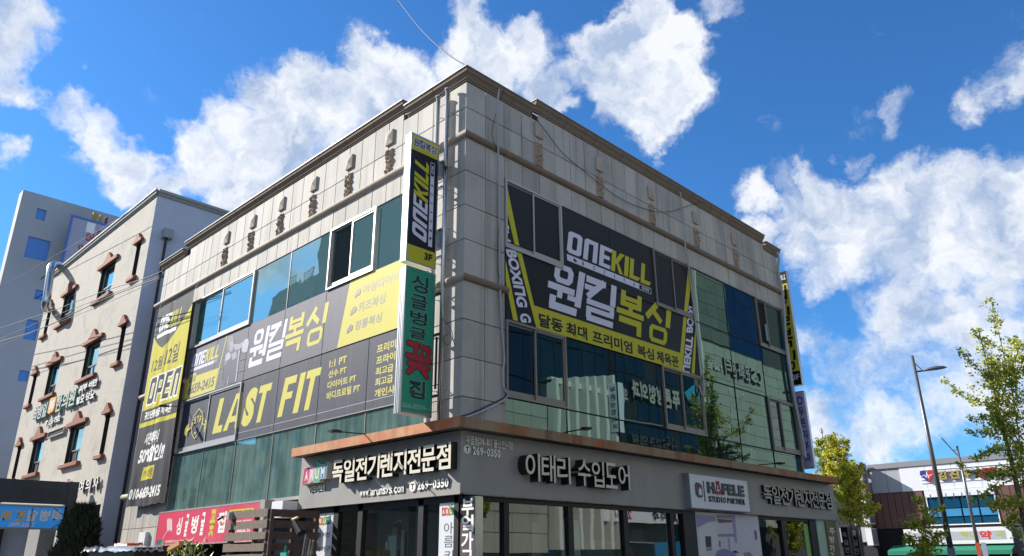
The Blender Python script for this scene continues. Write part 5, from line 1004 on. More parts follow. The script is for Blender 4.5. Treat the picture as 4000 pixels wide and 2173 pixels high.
o = thing('flood_lamp', 'small grey flood lamp bracket on top of the weathered pallet corner', 'lamp', FL.P(*FL.px(893, 2010, 1.5), 1.5)); a_, z_ = FL.px(893, 2014, 1.5)
bx('bracket', FL, a_ - .05, a_ + .05, z_ - .09, z_ + .07, 1.42, 1.52, mat('box_grey', H('9da5a6'), .5), o); MB().tube([FL.P(a_ - .05, z_ + .0, 1.5), FL.P(a_ - .2, z_ - .03, 1.55)], .01, 6).build('arm', black, o); MB().tube([FL.P(a_ - .2, z_ - .02, 1.55), FL.P(a_ - .3, z_ - .08, 1.6)], .035, 8).build('lamp_head', black, o)
a_, z_ = FL.px(1165, 2060, 1.3); MB().tube([FL.P(a_ - .16, z_ + .12, 1.3), FL.P(a_ + .06, z_ - .12, 1.25)], .07, 10, .1).build('hanging_pot', black, label='black cone shaped pot hanging beside the shop door', category='pot')
a_, z_ = FL.px(1150, 2030, 1.3); MB().tube([FL.P(a_ - .05, z_, 1.3), FL.P(a_ + .14, z_ + .04, 1.3)], .035, 8, .03).build('wooden_mallet', mat('handle_wood', H('c9ad7c'), .6), label='pale wooden mallet head above the black pot beside the shop door', category='mallet')
for i, (x, t) in enumerate(((1180, 12), (1190, 9), (1200, 14), (1212, 9))): a_ = FL.px(x, 2100, 1.0)[0]; MB().tube([FL.P(a_, .1, 1.1), FL.P(a_ - .03, 2.15 - .05 * i, .9)], .02 + .004 * (i % 2), 8).build('leaning_pole', (alu, wood)[i % 2], label=('leftmost bright pole of the bundle leaning by the shop door', 'thin wooden pole second in the leaning bundle', 'thick bright pole third in the leaning bundle', 'wooden pole leaning right against the poster')[i], category='pole', group='poles leaning by the shop door')
tq = mat('scoop_teal', H('1fa893'), .4); a_, z_ = FL.px(1118, 2165, 1.3); MB().poly(FL, [(a_ - .14, z_ - .3), (a_ + .1, z_ - .3), (a_ + .1, z_ + .03), (a_ - .14, z_ + .03)], 1.3, 1.36).tube([FL.P(a_ - .0, z_ + .03, 1.33), FL.P(a_ + .01, z_ + .17, 1.33)], .018, 8).build('dustpan', tq, label='turquoise plastic dustpan hanging on the dark pallet', category='dustpan')
a_, z_ = FL.px(1050, 2135, 1.3); MB().tube([FL.P(a_, z_, 1.3), FL.P(a_, z_ - .5, 1.32)], .02, 8, .035).build('brush_handle', mat('handle_blue', H('3f8fbf'), .4), label='blue handle hanging on the dark pallet left of the dustpan', category='tool')
bx('white_awning', FL, FL.px(1060, 1990, .5)[0], -5.76, 2.6, 2.98, .1, .5, whitep, label='white folded awning box between pallet and fascia', category='awning')
bx('paper_box', FL, -7.0, -6.2, 1.2, 2.3, -.4, -.1, mat('shelf_grey', H('5a5f60'), .7), label='grey shelf unit standing in the dim shop entrance behind the pallets', category='shelf')
o = thing('covered_crates', 'black crates covered with tarps and an orange lid by the drainpipe', 'crate', (-15.3, -1.4, .1))
a0, z0 = FL.px(392, 2150, 1.4); a1, _ = FL.px(585, 2150, 1.4); zt_ = FL.px(480, 2135, 1.4)[1]
bx('crate_stack', FL, a0 + .3, a1, .1, zt_ - .06, .9, 1.8, black, o)
def crumple(a0, a1, z, d0, d1, m_, nm, amp=.05, n=14):
    g = [[FL.P(a0 + (a1 - a0) * i / n, z + amp * noise.noise(Vector((i * .7, j * .9, a0))) * 1.6 - (.12 if j in (0, n) or i in (0, n) else 0), d0 + (d1 - d0) * j / n) for i in range(n + 1)] for j in range(n + 1)]
    return MB().add([p for r_ in g for p in r_], [(j * (n + 1) + i, j * (n + 1) + i + 1, (j + 1) * (n + 1) + i + 1, (j + 1) * (n + 1) + i) for j in range(n) for i in range(n)]).build(nm, m_, o, smooth=True)
crumple(a0, a0 + 1.3, zt_, .9, 1.95, mat('tarp_black', H('2c3136'), .25), 'tarp'); crumple(a0 + 1.1, a1 + .1, zt_ - .03, 1.0, 1.9, mat('tarp_clear', H('8d9498'), .2), 'tarp'); crumple(a0 + 1.2, a0 + 2.3, zt_ + .08, 1.0, 1.5, mat('lid_orange', H('c4532c'), .4), 'orange_lid', .03)
a_, z_ = FL.px(555, 2105, .1); bx('wall_box', FL, a_ - .26, a_ + .26, z_ - .22, z_ + .2, .0, .12, whitep, label='white electric box on the granite strip above the covered crates', category='box')
# ================================================================ vegetation
leafm = [mat('ginkgo_leaf', (.34, .38, .035, 1), .6), mat('ginkgo_leaf_dark', (.15, .21, .025, 1), .6), mat('ginkgo_leaf_yellow', (.8, .68, .06, 1), .6)]
bark = mat('bark', H('6b6258'), .9, n=(10, .2))
for m_ in leafm:
    b_ = m_.node_tree.nodes['Principled BSDF']; nt = m_.node_tree; tr = nt.nodes.new('ShaderNodeBsdfTranslucent'); tr.inputs[0].default_value = tuple(c * 1.5 for c in b_.inputs['Base Color'].default_value[:3]) + (1,)
    ms = nt.nodes.new('ShaderNodeMixShader'); ms.inputs[0].default_value = .35; nt.links.new(b_.outputs[0], ms.inputs[1]); nt.links.new(tr.outputs[0], ms.inputs[2]); nt.links.new(ms.outputs[0], nt.nodes['Material Output'].inputs[0])
def leafball(mb, p, r, n, s, w):
    for _ in range(n):
        v = Vector((random.gauss(0, 1), random.gauss(0, 1), random.gauss(0, 1))).normalized() * r * random.random() ** .5; c = p + v
        u = Vector((random.gauss(0, 1), random.gauss(0, 1), random.gauss(0, 1))).normalized(); t = u.orthogonal().normalized(); b_ = u.cross(t); ss = s * random.uniform(.6, 1.3)
        mb.mi = random.choices((0, 1, 2), w)[0]
        mb.add([c - t * ss * .2, c + t * ss * .5 + b_ * ss * .6, c + t * ss * .75, c + t * ss * .5 - b_ * ss * .6], [(0, 1, 2, 3)])
def ginkgo(base, h, label, limbs=None, w=(5, 3, 1.4), s=.06, dens=1.0, rad=2.2, seed=1, r0=.12, auto=26, group='ginkgo street trees', K=1.0, t0=.28):
    random.seed(seed); o = thing('ginkgo_tree', label, 'tree', base, group); base = Vector(base); top = base + Vector((0, 0, h))
    MB().tube([base, base + Vector((.05, .03, h * .5)), top], r0, 8, .015).build('trunk', bark, o)
    cr_ = MB(); br = MB(); L_ = []
    if limbs: L_ = [[Vector(p) for p in l] for l in limbs]
    n = auto
    for k in range(n):
        t = t0 + (.96 - t0) * k / n; a = k * 2.4 + random.random(); ln = rad * (1.15 - (t - t0) / (1 - t0) * .85) * (.55 if t0 > .4 else 1) * random.uniform(.7, 1.25) + .25; st = base + Vector((0, 0, h * t)); d = Vector((math.cos(a), math.sin(a), random.uniform(.15, .7)))
        L_.append([st, st + d * ln * .5, st + d * ln + Vector((0, 0, .15 * ln))])
    for l in L_:
        br.tube(l, .028, 5, .006); pts = smooth_pts(l, 5)
        for i, p in enumerate(pts):
            f = i / len(pts)
            for _ in range(2):
                side = Vector((random.gauss(0, 1), random.gauss(0, 1), random.gauss(0, .6))) * .16 * K * (1.2 - f)
                leafball(cr_, p + side, .15 * K * (1.25 - f * .7), int(18 * dens * (1.2 - f * .5)), s, w)
            if random.random() < .5 and f < .8:
                e = p + Vector((random.gauss(0, 1), random.gauss(0, 1), random.uniform(-.2, .8))).normalized() * .5 * K * (1.1 - f); br.tube([p, e], .01, 4, .004)
                for q_ in (.4, .7, 1): leafball(cr_, p.lerp(e, q_), .1 * K, int(14 * dens), s, w)
    leafball(cr_, top, .12, 30, s, w); br.build('branch', bark, o, kind='stuff'); cr_.build('crown', leafm, o, kind='stuff'); return o
def atd(px, py, D): r_ = ray(px, py); return CP + r_ * (D / math.hypot(r_.x, r_.y))
DG = 30.0; bse = atd(4030, 2172, DG); bse.z = 0
limbs = []
for pts in ([(4010, 2000), (3980, 1700), (3950, 1500), (3920, 1380), (3890, 1250), (3868, 1165)], [(3975, 1620), (3900, 1500), (3850, 1370), (3800, 1290)], [(3990, 1640), (3900, 1540), (3830, 1450), (3755, 1368)], [(4000, 1720), (3870, 1580), (3780, 1560), (3690, 1487)], [(4000, 1760), (3930, 1640), (3870, 1640), (3788, 1635)], [(4020, 1800), (3940, 1700), (3850, 1690), (3780, 1690)],
            [(4020, 1850), (3960, 1760), (3880, 1760), (3805, 1790)], [(4010, 1900), (3950, 1830), (3880, 1900), (3800, 1960)], [(4020, 1980), (3960, 1960), (3900, 1970), (3870, 1975)], [(4020, 2080), (3980, 2030), (3930, 2050)], [(3960, 1500), (3990, 1430), (4010, 1350)], [(3950, 1450), (3975, 1380), (3965, 1330)], [(3990, 1560), (3910, 1470), (3880, 1430), (3870, 1400)]):
    j = random.uniform(-1.2, 1.2); limbs.append([atd(x, y, DG + j * i_ / len(pts)) for i_, (x, y) in enumerate(pts)])
ginkgo(bse, 9.0, 'green ginkgo tree with long upright branches at the right edge', limbs, s=.078, seed=3, rad=1.3, dens=.8, r0=.13, auto=4, K=1.3, w=(6, 2, 1.6))
DS = 32.0; b2 = atd(3640, 2400, DS); b2 = Vector((atd(3625, 2172, DS).x, atd(3625, 2172, DS).y, 0)); limbs = []
for pts in ([(3625, 2173), (3610, 2050), (3600, 1980), (3575, 1945)], [(3620, 2080), (3580, 2050), (3535, 2045)], [(3615, 2050), (3650, 2010), (3670, 1985)], [(3620, 2120), (3570, 2110), (3536, 2112)], [(3620, 2150), (3650, 2100), (3690, 2085)], [(3622, 2150), (3600, 2160), (3590, 2170)]):
    limbs.append([atd(x, y, DS + random.uniform(-.3, .3)) for x, y in pts])
ginkgo(b2, 2.2, 'small sparse young ginkgo in front of the pharmacy building', limbs, s=.08, K=1.1, dens=.6, rad=.4, seed=5, r0=.03, auto=3)
for i, (x, yt, D, sp, lb, w, rad) in enumerate(((3262, 1700, 34, .9, 'yellowing ginkgo top behind the far end of the rusty canopy', (2, 2, 3), .8), (3210, 1685, 40, .9, 'dark green ginkgo top just left of the yellowing one by the far banner', (3, 5, 1), .8), (3312, 1815, 32, 1.0, 'bright yellow green ginkgo beside the far shop corner', (4, 0.6, 4), .8))):
    t_ = atd(x, yt, D); ginkgo(Vector((t_.x, t_.y, 0)), t_.z, lb, None, w, s=.065, dens=1.0, rad=rad, seed=11 + i, r0=.06, auto=14, t0=.58)
# dark juniper in the clinic entrance
random.seed(21); jm = mat('juniper', (.018, .03, .012, 1), .8); jm2 = mat('juniper_light', (.05, .08, .02, 1), .8); o = thing('juniper_bush', 'very dark bushy juniper in front of the clinic entrance', 'bush', (-20.6, -1.2, 0)); mb = MB()
jc = FL.P(*FL.px(302, 2120, 1.2), 1.2)
for _ in range(9000):
    z = random.uniform(.3, FL.px(300, 1985, 1.2)[1]); k = (z - .3) / (FL.px(300, 1985, 1.2)[1] - .3); rr = 2.2 * (1.05 - k ** 3 * .75) * (.75 + .25 * noise.noise(Vector((z * 2, 3, 1)))); a = random.uniform(0, 6.28); r_ = rr * random.random() ** .4
    c = Vector((jc.x + r_ * math.cos(a), jc.y + .35 * r_ * math.sin(a), z)); t = Vector((math.cos(a) * .6 + random.gauss(0, .3), math.sin(a) * .6, random.uniform(.3, 1.2))).normalized(); n_ = t.orthogonal(); mb.mi = 1 if random.random() < .07 else 0; l = random.uniform(.12, .28)
    mb.add([c - n_ * .03, c + n_ * .03, c + t * l], [(0, 1, 2)])
mb.build('foliage', (jm, jm2), o, kind='stuff'); MB().tube([(jc.x, jc.y, 0), (jc.x, jc.y, 1.5)], .08, 6).build('trunk', bark, o)
random.seed(22); o = thing('potted_plant', 'yellow green leafy plants under the red shop board', 'plant', FL.P(FL.px(740, 2160, 1.2)[0], .1, 1.2)); mb = MB(); lc_ = [mat('plant_green', (.12, .2, .03, 1), .5), mat('plant_yellow', (.5, .45, .05, 1), .5), mat('plant_dark', (.05, .1, .02, 1), .5)]
pc = FL.px(740, 2150, 1.2)
for _ in range(260):
    a = pc[0] + random.gauss(0, .55); z = pc[1] + random.uniform(-.9, .14); c = FL.P(a, z, 1.2 + random.uniform(-.3, .3)); t = Vector((random.gauss(0, .6), random.gauss(0, .4), random.uniform(.2, 1))).normalized(); n_ = t.cross(Vector((0, 1, .3))).normalized(); l = random.uniform(.15, .3); mb.mi = random.choice((0, 0, 1, 2))
    mb.add([c, c + t * l * .5 + n_ * .03, c + t * l, c + t * l * .5 - n_ * .03], [(0, 1, 2, 3)])
mb.build('leaves', lc_, o, kind='stuff'); MB().tube([(pc[0], -1.2, .1), (pc[0], -1.2, .5)], .25, 12, .32).build('pot', terra, o)
a0, z0 = FL.px(655, 2155, 1.6); a1, z1 = FL.px(700, 2125, 1.6); MB().poly(FL, [(a0, z0), (a1 + .05, z1 - .02), (a1, z1 + .07), (a0, z0 + .1)], 1.5, 1.62).build('wooden_sign', mat('sign_wood', H('b98a55'), .7), label='tilted wooden arrow board under the left end of the red shop board', category='sign')
# ================================================================ far right: pharmacy building
YP = 44.0; FP = Fr((0, YP, 0), 0)
pq = lambda x, y, d=0: FP.px(3500 + x / 2.675, 1650 + y / 2.675, d)
PB = thing('pharmacy_building', 'white and brown two storey clinic and pharmacy building at the right end of the street', 'building', (0, YP, 0))
pw = mat('white_cladding', H('e2e4e8'), .6, n=(2, .03)); pbn = mat('brown_cladding', H('6a4a42'), .7, n=(4, .08)); pgr = mat('grey_cladding', H('a6a9ae'), .7, n=(2, .05)); pteal = mat('awning_green', H('1f7a5f'), .8, n=(6, .15))
ptop = 7.45; z1 = pq(300, 715)[1]; z2 = pq(200, 1095)[1]; xa = pq(-300, 600)[0]; xw0 = pq(300, 740)[0]; xw1 = pq(1045, 800)[0]; xe = 9.0
zs_ = pq(60, 1110)[1]
bx('wall', FP, -12, 9, 0, ptop - .1, -12, -.35, pgr, PB)
xl = pq(30, 500)[0]; x = xl; i = 0
while x < xe:
    bx('white_panel', FP, x + .01, min(x + 1.55, xe) - .01, z1 + .02, ptop - .35, -.3, .02, pw, PB); x += 1.55
for k in range(5): bx('white_rib', FP, pq(245, 500)[0], 6.2, pq(300, 640)[1] + .0 + .2 * k, pq(300, 640)[1] + .03 + .2 * k, .02, .06, pw, PB)
bx('roof_edge', FP, -9, xe, ptop - .33, ptop, -.6, .08, mat('roof_grey', H('8c8d90'), .6), PB)
x = -8.0
while x < xl - .1: bx('grey_panel', FP, x, x + .98, z1 + .02, ptop - .35, -.3, -.02, pgr, PB); x += 1.0
x = pq(-500, 900)[0]
while x < xe:
    if not (xw0 - .3 < x < xw1 - .1): bx('brown_panel', FP, x + .015, x + .42, zs_ + .02, z1 - .02, -.3, .0, pbn, PB)
    x += .44
bx('brown_back', FP, -12, xe, zs_, z1, -.34, -.04, mat('brown_dark', H('2e2220'), .8), PB)
w = MB().ring(FP, xw0, xw1, zs_ + .1, z1 - .02, .06, -.04, .05).build('window', whitep, PB)
bx('window_hood', FP, xw0, xw1, pq(500, 760)[1] - .1, z1, -.02, .1, pw, w)
gb = glass('glass_sky_blue', (.3, .75, 1.0, 1), (.02, .16, .30, 1), .6, wav=.15)
ww = (xw1 - xw0) / 4; zm = pq(600, 900)[1]
for i in range(4): pane(FP, xw0 + ww * i + .04, xw0 + ww * (i + 1) - .04, zm + .03, pq(500, 790)[1], gb, .0, w, 'pane'); pane(FP, xw0 + ww * i + .04, xw0 + ww * (i + 1) - .04, zs_ + .15, zm - .5, gb, .0, w, 'pane'); bx('vent_sash', FP, xw0 + ww * i + .05, xw0 + ww * (i + 1) - .05, zm - .46, zm - .02, .0, .06, mat('sash_blue', H('3f8fc0'), .4), w)
for i in range(9): bx('hood_mark', FP, xw0 + .3 + .45 * i, xw0 + .34 + .45 * i, z1 - .55, z1 - .25, .1, .11, mat('mark_blue', H('3c4a7a'), .6), w)
S = thing('clinic_sign', 'heart logo and gold and red clinic characters on the white cladding', 'sign', (-1, YP - .1, 6))
gold = mat('letter_gold', H('a8985c'), .5); rdl = mat('letter_red', H('a82630'), .5)
h0 = pq(270, 610); h1 = pq(400, 510); cx = (h0[0] + h1[0]) / 2; hz = (h0[1] + h1[1]) / 2; s_ = (h1[0] - h0[0]) / 2
MB().poly(FP, [(cx, hz - s_ * 1.0), (cx, hz + s_ * .5), (cx - s_ * .4, hz + s_ * .85), (cx - s_ * .9, hz + s_ * .7), (cx - s_, hz + s_ * .2)], .06, .18).build('heart_half', mat('heart_blue', H('2a2f8f'), .5), S)
MB().poly(FP, [(cx, hz - s_ * 1.0), (cx + s_, hz + s_ * .2), (cx + s_ * .9, hz + s_ * .7), (cx + s_ * .4, hz + s_ * .85), (cx, hz + s_ * .5)], .06, .18).build('heart_half', mat('heart_red', H('c0303a'), .5), S)
outline(FP, [(cx - s_ * .7, hz), (cx - s_ * .3, hz + .05), (cx - s_ * .15, hz - .12), (cx, hz + .22), (cx + s_ * .15, hz - .15), (cx + s_ * .3, hz + .03), (cx + s_ * .7, hz + .03)], .04, .185, False).build('pulse_line', whitep, S)
for ch, x0, x1, ya, yb_, m_ in (('김', 445, 525, 505, 605, gold), ('진', 565, 660, 495, 595, gold), ('우', 705, 790, 485, 585, gold), ('심', 840, 930, 475, 575, rdl), ('장', 945, 1045, 465, 565, rdl), ('내', 1060, 1150, 455, 560, gold), ('과', 1165, 1255, 450, 550, gold)):
    p0 = pq(x0, yb_); p1 = pq(x1, ya); put(MB(), FP, ch, rect(p0[0], p1[0], p0[1], p1[1]), .06, .05, .16, 1).build('letter', (m_, dark_side), S)
S = thing('pharmacy_sign', 'white framed pharmacy board with a large red character above the green awning', 'sign', (0, YP - .5, 3))
a0 = pq(80, 1150, .5)[0]; a1 = pq(1205, 1150, .5)[0]; zt_ = pq(1190, 1085, .5)[1]; zb_ = pq(1220, 1262, .5)[1]
bx('frame', FP, a0, a1, zb_, zt_, -.1, .5, whitep, S); bx('face_panel', FP, a0 + .25, a1 - .3, zb_ + .22, zt_ - .22, .5, .505, mat('panel_grey', H('b3b6bd'), .5), S)
for ch, x0, x1, ya, yb_, m_ in (('하', 680, 750, 1140, 1200, mat('letter_lime', H('b4b84a'), .5)), ('나', 775, 825, 1150, 1210, mat('letter_lime', H('b4b84a'), .5)), ('약', 885, 990, 1130, 1225, mat('letter_scarlet', H('d8323a'), .5)), ('국', 1040, 1125, 1135, 1205, mat('letter_lime', H('b4b84a'), .5))):
    p0 = pq(x0, yb_, .5); p1 = pq(x1, ya, .5); words('lettering', FP, ch, rect(p0[0], p1[0], p0[1], p1[1]), .51, m_, S, off=.04)
S = thing('awning', 'long green fabric awning under the pharmacy sign', 'awning', (0, YP - 1, 2))
ac0 = pq(-50, 1300, .5)[0]; zq = zb_ - .02
n_ = 9
for k in range(n_): x0 = ac0 + (a1 - ac0) * k / n_; x1 = ac0 + (a1 - ac0) * (k + 1) / n_; MB().add([FP.P(x0, zq, .1), FP.P(x1, zq, .1), FP.P(x1, zq - .35, 1.3), FP.P(x0, zq - .35, 1.3), FP.P(x1, zq - .58, 1.32), FP.P(x0, zq - .58, 1.32)], [(0, 3, 2, 1), (3, 5, 4, 2)]).build('awning_panel', pteal, S)
S = thing('blade_sign', 'long white edged vertical blade sign with dark and red characters before the grey cladding', 'sign', (-8, YP - 1, 4))
zz = lambda x, y: (3150 + x / 3.3075, 1750 + y / 3.3075)
FBp = Fr((FP.px(*zz(760, 205), .3)[0], YP, 0), math.pi / 2)
t0 = FBp.px(*zz(758, 205), 0); t1 = FBp.px(*zz(870, 985), 0); t2 = FBp.px(*zz(830, 240), 0)
yA, yB = -1.2, -.25
for nm_, ya, yb_ in (('upper', 205, 985), ('lower', 1040, 1260)):
    zu = FBp.px(*zz(760 + (ya - 205) * .13, ya), 0)[1]; zl_ = FBp.px(*zz(760 + (yb_ - 205) * .13, yb_), 0)[1]
    bx('cabinet', FBp, yA, yB, zl_, zu, -.38, -.005, whitep, S); bx('face_panel', FBp, yA + .03, yB - .03, zl_ + .05, zu - .05, -.004, .0, mat('panel_mauve', H('8d8590'), .6), S)
zu = FBp.px(*zz(760, 205), 0)[1]; zl_ = FBp.px(*zz(870, 985), 0)[1]
for i, ch in enumerate('김진우심장내과의원'): zc = zu - .2 - (zu - zl_ - .3) * (i + 1) / 9; words('lettering', FBp, ch, rect(yA + .2, yB - .2, zc, zc + (zu - zl_ - .3) / 9 * .8), .004, rdl if i in (3, 4) else mat('letter_plum', H('4a4250'), .6), S)
bx('dark_shop', FP, -12, a0, 0, z2 - .1, -.3, -.1, inner, PB); bx('shop_glass', FP, a0, a1, 0, zb_ - .6, -.3, -.05, g_dark, PB); bx('grey_annex', FP, a1 + .05, 9, 0, z2 + .1, -.3, .3, mat('annex', H('4d5157'), .8), PB)
GB = thing('grey_building', 'low grey building with an orange roof line between the corner shop and the pharmacy', 'building', (-14, 34, 0))
FG = Fr((0, 43.4, 0), 0); g0 = FG.px(3270, 1900)[0]; g1 = FG.px(3385, 1900)[0]
ztg = FG.px(3380, 1840)[1]; zor = FG.px(3380, 1925)[1]; bx('upper_wall', FG, g0 - 4, g1, zor + .12, ztg, -.5, 0, pgr, GB); bx('orange_edge', FG, g0 - 4, g1 + .0, zor, zor + .11, -.5, .12, mat('orange_trim', H('b8663a'), .6), GB); bx('dark_wall', FG, g0 - 4, g1, 0, zor - .01, -.5, -.05, mat('dark_wall', H('26262c'), .8, n=(2, .2)), GB)
bx('light_band', FG, g0 - 3, g1 - .1, FG.px(3380, 2118)[1], FG.px(3380, 2060)[1], -.04, .1, pgr, GB)
for i, (x0, x1, y0, lb) in enumerate(((3282, 3308, 2060, 'dark narrow vertical sign with pale characters just past the shop corner'), (3315, 3345, 2055, 'second dark vertical sign with white characters past the shop corner'))):
    FS = Fr((0, 20 + 3 * i, 0), 0); A0, Z0 = FS.px(x0, y0); A1, _ = FS.px(x1, y0); S = thing('column_sign', lb, 'sign', (A0, 20 + 3 * i, 0)); bx('cabinet', FS, A0, A1, .2, Z0, -.2, 0, black, S); w_ = A1 - A0
    for k, ch in enumerate('독일전기' if i == 0 else '독일전자'): words('lettering', FS, ch, rect(A0 + w_ * .15, A1 - w_ * .15, Z0 - .12 - w_ * 1.05 * (k + 1), Z0 - .12 - w_ * 1.05 * (k + 1) + w_ * .8), .004, lg, S)
p0 = FG.px(3337, 1998, 3); MB().tube([FG.P(p0[0], 0, 3), FG.P(p0[0], p0[1], 3)], .08, 8).build('concrete_pole', conc, label='slim pale concrete pole beside the dark vertical signs', category='pole')
def street_lamp(px, ytop, D, label, arm_px, group='street lamps'):
    t = atd(px, ytop, D); o = thing('street_lamp', label, 'lamp', (t.x, t.y, 0), group); st_ = mat('lamp_steel', H('74777a'), .4, .6)
    MB().tube([(t.x, t.y, 0), (t.x, t.y, 1.9)], .15, 12, .13).build('base_sleeve', st_, o, smooth=True); MB().tube([(t.x, t.y, 1.85), t], .1, 12, .055).build('pole', st_, o, smooth=True)
    a = atd(*arm_px, D); m_ = Vector((t.x, t.y, t.z - .65)); MB().tube([m_, a], .035, 8).build('arm', st_, o); d_ = (a - m_).normalized(); MB().tube([Vector((t.x, t.y, t.z - .25)), m_.lerp(a, .6)], .018, 6).build('brace', st_, o)
    mb = MB(); R_ = d_.cross(Vector((0, 0, 1))).normalized(); rr = [(-.15, .04, .04), (0, .12, .09), (.3, .17, .12), (.55, .13, .08), (.66, .03, .02)]
    for l, w_, h_ in rr: mb.v += [tuple(a + d_ * l + R_ * w_ * math.cos(k * math.pi / 4) + Vector((0, 0, h_ * math.sin(k * math.pi / 4) * (1 if k < 5 else .35)))) for k in range(8)]
    for i in range(4): mb.f += [(i * 8 + k, i * 8 + (k + 1) % 8, i * 8 + 8 + (k + 1) % 8, i * 8 + 8 + k) for k in range(8)]
    mb.m = [0] * len(mb.f); mb.build('lamp_head', st_, o, smooth=True); return o
sl1 = street_lamp(3563, 1390, 33, 'nearer tall street lamp left of the big ginkgo', (3625, 1446)); sl2 = street_lamp(3738, 1742, 52, 'farther smaller street lamp in front of the pharmacy', (3705, 1742))
FBn2 = FP
for i, (x0, x1, cc, lb) in enumerate(((3808, 3826, 'd8623a', 'orange banner hanging low on the farther street lamp pole'), (3830, 3850, 'b8bcd8', 'lilac banner hanging low on the farther street lamp pole'))):
    D = 51.5; p0 = atd(x0, 2120, D); p1 = atd(x1, 2120, D); ax_ = (p1 - p0); o = MB().add([p0, p1, p1 - Vector((0, 0, 1.6)), p0 - Vector((0, 0, 1.6))], [(0, 1, 2, 3)]).build('pole_banner', mat('banner_%d' % i, H(cc), .6), label=lb, category='banner')
# ---------------------------------------------------------------- blade signs at the far end of the shaded facade
FE2 = Fr((0, 16.3, 0), 0)
eq = lambda x, y: FE2.px(3000 + x / 1.556, 1000 + y / 1.556)
S = thing('blade_sign', 'black and yellow boxing gym blade sign past the far end of the shaded facade', 'sign', (.1, 16.3, 7.4))
zt_, zb_ = eq(103, 90)[1], eq(202, 780)[1]; bx('cabinet', FE2, -.75, .02, zb_, zt_, -.2, -.004, steel, S); bx('face_panel', FE2, -.74, .01, zb_ + .02, zt_ - .02, -.004, 0, pblack, S)
zy1, zy0 = eq(115, 165)[1], eq(195, 695)[1]; MB().poly(FE2, [(-.74, zy0), (.01, zy0), (.01, zy1), (-.74, zy1)], .003).build('yellow_field', pyellow, S)
hz_ = (zy1 - zy0) / 4
for i, ch in enumerate('원킬복싱'): hangul_logo(MB(), FE2, ch, [((-.6, zy1 - hz_ * i - .06), (-.04, zy1 - hz_ * i - .06), (-.08, zy1 - hz_ * (i + 1) + .06), (-.64, zy1 - hz_ * (i + 1) + .06))], .0045).build('lettering', pblack, S)
logo_word(MB(), FE2, 'ONE', rect(-.62, -.33, zy1 + .16, zy1 + .36, .03), .003).build('lettering', pwhite, S); logo_word(MB(), FE2, 'KILL', rect(-.32, -.02, zy1 + .16, zy1 + .36, .03), .003).build('lettering', pwhite, S); words('lettering', FE2, '3F', rect(-.3, -.04, zy0 - .32, zy0 - .12), .003, pwhite, S)
S = thing('blade_sign', 'lilac blade sign with dark characters below the far boxing gym blade sign', 'sign', (.1, 16.3, 4.3))
zt_, zb_ = eq(200, 820)[1], eq(270, 1290)[1]; bx('cabinet', FE2, -.7, .02, zb_, zt_, -.2, -.004, steel, S); bx('face_panel', FE2, -.69, .04, zb_ - .0 + .02, zt_ - .02, -.004, 0, mat('print_lilac', H('b8b2dc'), .5), S)
dk = mat('print_indigo', H('3a3a70'), .5)
for i, ch in enumerate('O푸른피부과'): h_ = (zt_ - zb_ - .3) / 6; words('lettering', FE2, ch, rect(-.26, -.04, zt_ - .15 - h_ * (i + 1) + .06, zt_ - .15 - h_ * i - .03), .003, dk, S)
# ================================================================ buildings across the street (seen mirrored in the shaded glazing)
FE = Fr((20, 0, 0), -math.pi / 2)           # a = -y, faces the corner building
def eb(name, y0, y1, z0, z1, d0, d1, m_, par): return bx(name, FE, -y1, -y0, z0, z1, d0, d1, m_, par)
pst = mat('opposite_stone', H('a5a898'), .7, n=(1.5, .08), rnd=.06); dst = mat('opposite_stone_dark', H('6f7468'), .7, n=(1.5, .1), rnd=.12); fin = mat('opposite_fin', H('dcdccf'), .6)
og = glass('glass_opposite', (.22, .32, .36, 1), (.01, .022, .03, 1), .3, wav=.3); ogb = glass('glass_opposite_blue', (.22, .32, .5, 1), (.01, .03, .08, 1), .4, wav=.6)
CC = thing('stone_hall', 'tall pale stone hall with dark blue glass corner across the street', 'building', (20, 52, 0))
eb('wall', 44.5, 66, 0, 36, -12, -.1, mat('opposite_core', H('4a4d48'), .8), CC)
def tiles(par, y0, y1, z0, z1, w, h, m_, nm='stone_panel', g=.02):
    nyy = max(1, round((y1 - y0) / w)); nzz = max(1, round((z1 - z0) / h))
    for i in range(nyy):
        for j in range(nzz): eb(nm, y0 + (y1 - y0) * i / nyy + g, y0 + (y1 - y0) * (i + 1) / nyy - g, z0 + (z1 - z0) * j / nzz + g, z0 + (z1 - z0) * (j + 1) / nzz - g, -.12, 0, m_, par)
tiles(CC, 44.5, 49.6, 18.8, 36, 1.7, 1.15, dst); tiles(CC, 44.5, 60, 4, 18.6, 1.95, .97, pst)
for i in range(5):
    for j in range(9): eb('glass_pane', 49.7 + 1.3 * i, 49.7 + 1.3 * i + 1.24, 18.8 + 1.6 * j, 18.8 + 1.6 * j + 1.52, -.1, -.05 + random.uniform(-.01, .01), ogb, CC)
eb('dark_bay', 60.1, 66, 4, 36, -.1, -.02, og, CC); eb('drain_pipe', 44.1, 44.3, 0, 36, 0, .2, fin, CC); eb('edge_column', 43.3, 44.0, 0, 30, -.5, .1, pst, CC)
S = thing('hall_letters', 'grey raised characters on the pale stone hall across the street', 'sign', (20, 50, 16)); letters(FE, 'CS문화센터', rect(-54.5, -47.6, 16.2, 17.6), 0.02, .28, (lg, dark_side), S, off=.03, gap=.08); letters(FE, 'T.260-0033', rect(-47.4, -45.0, 16.25, 16.75), .02, .12, (pwhite2, dark_side), S, off=.03)
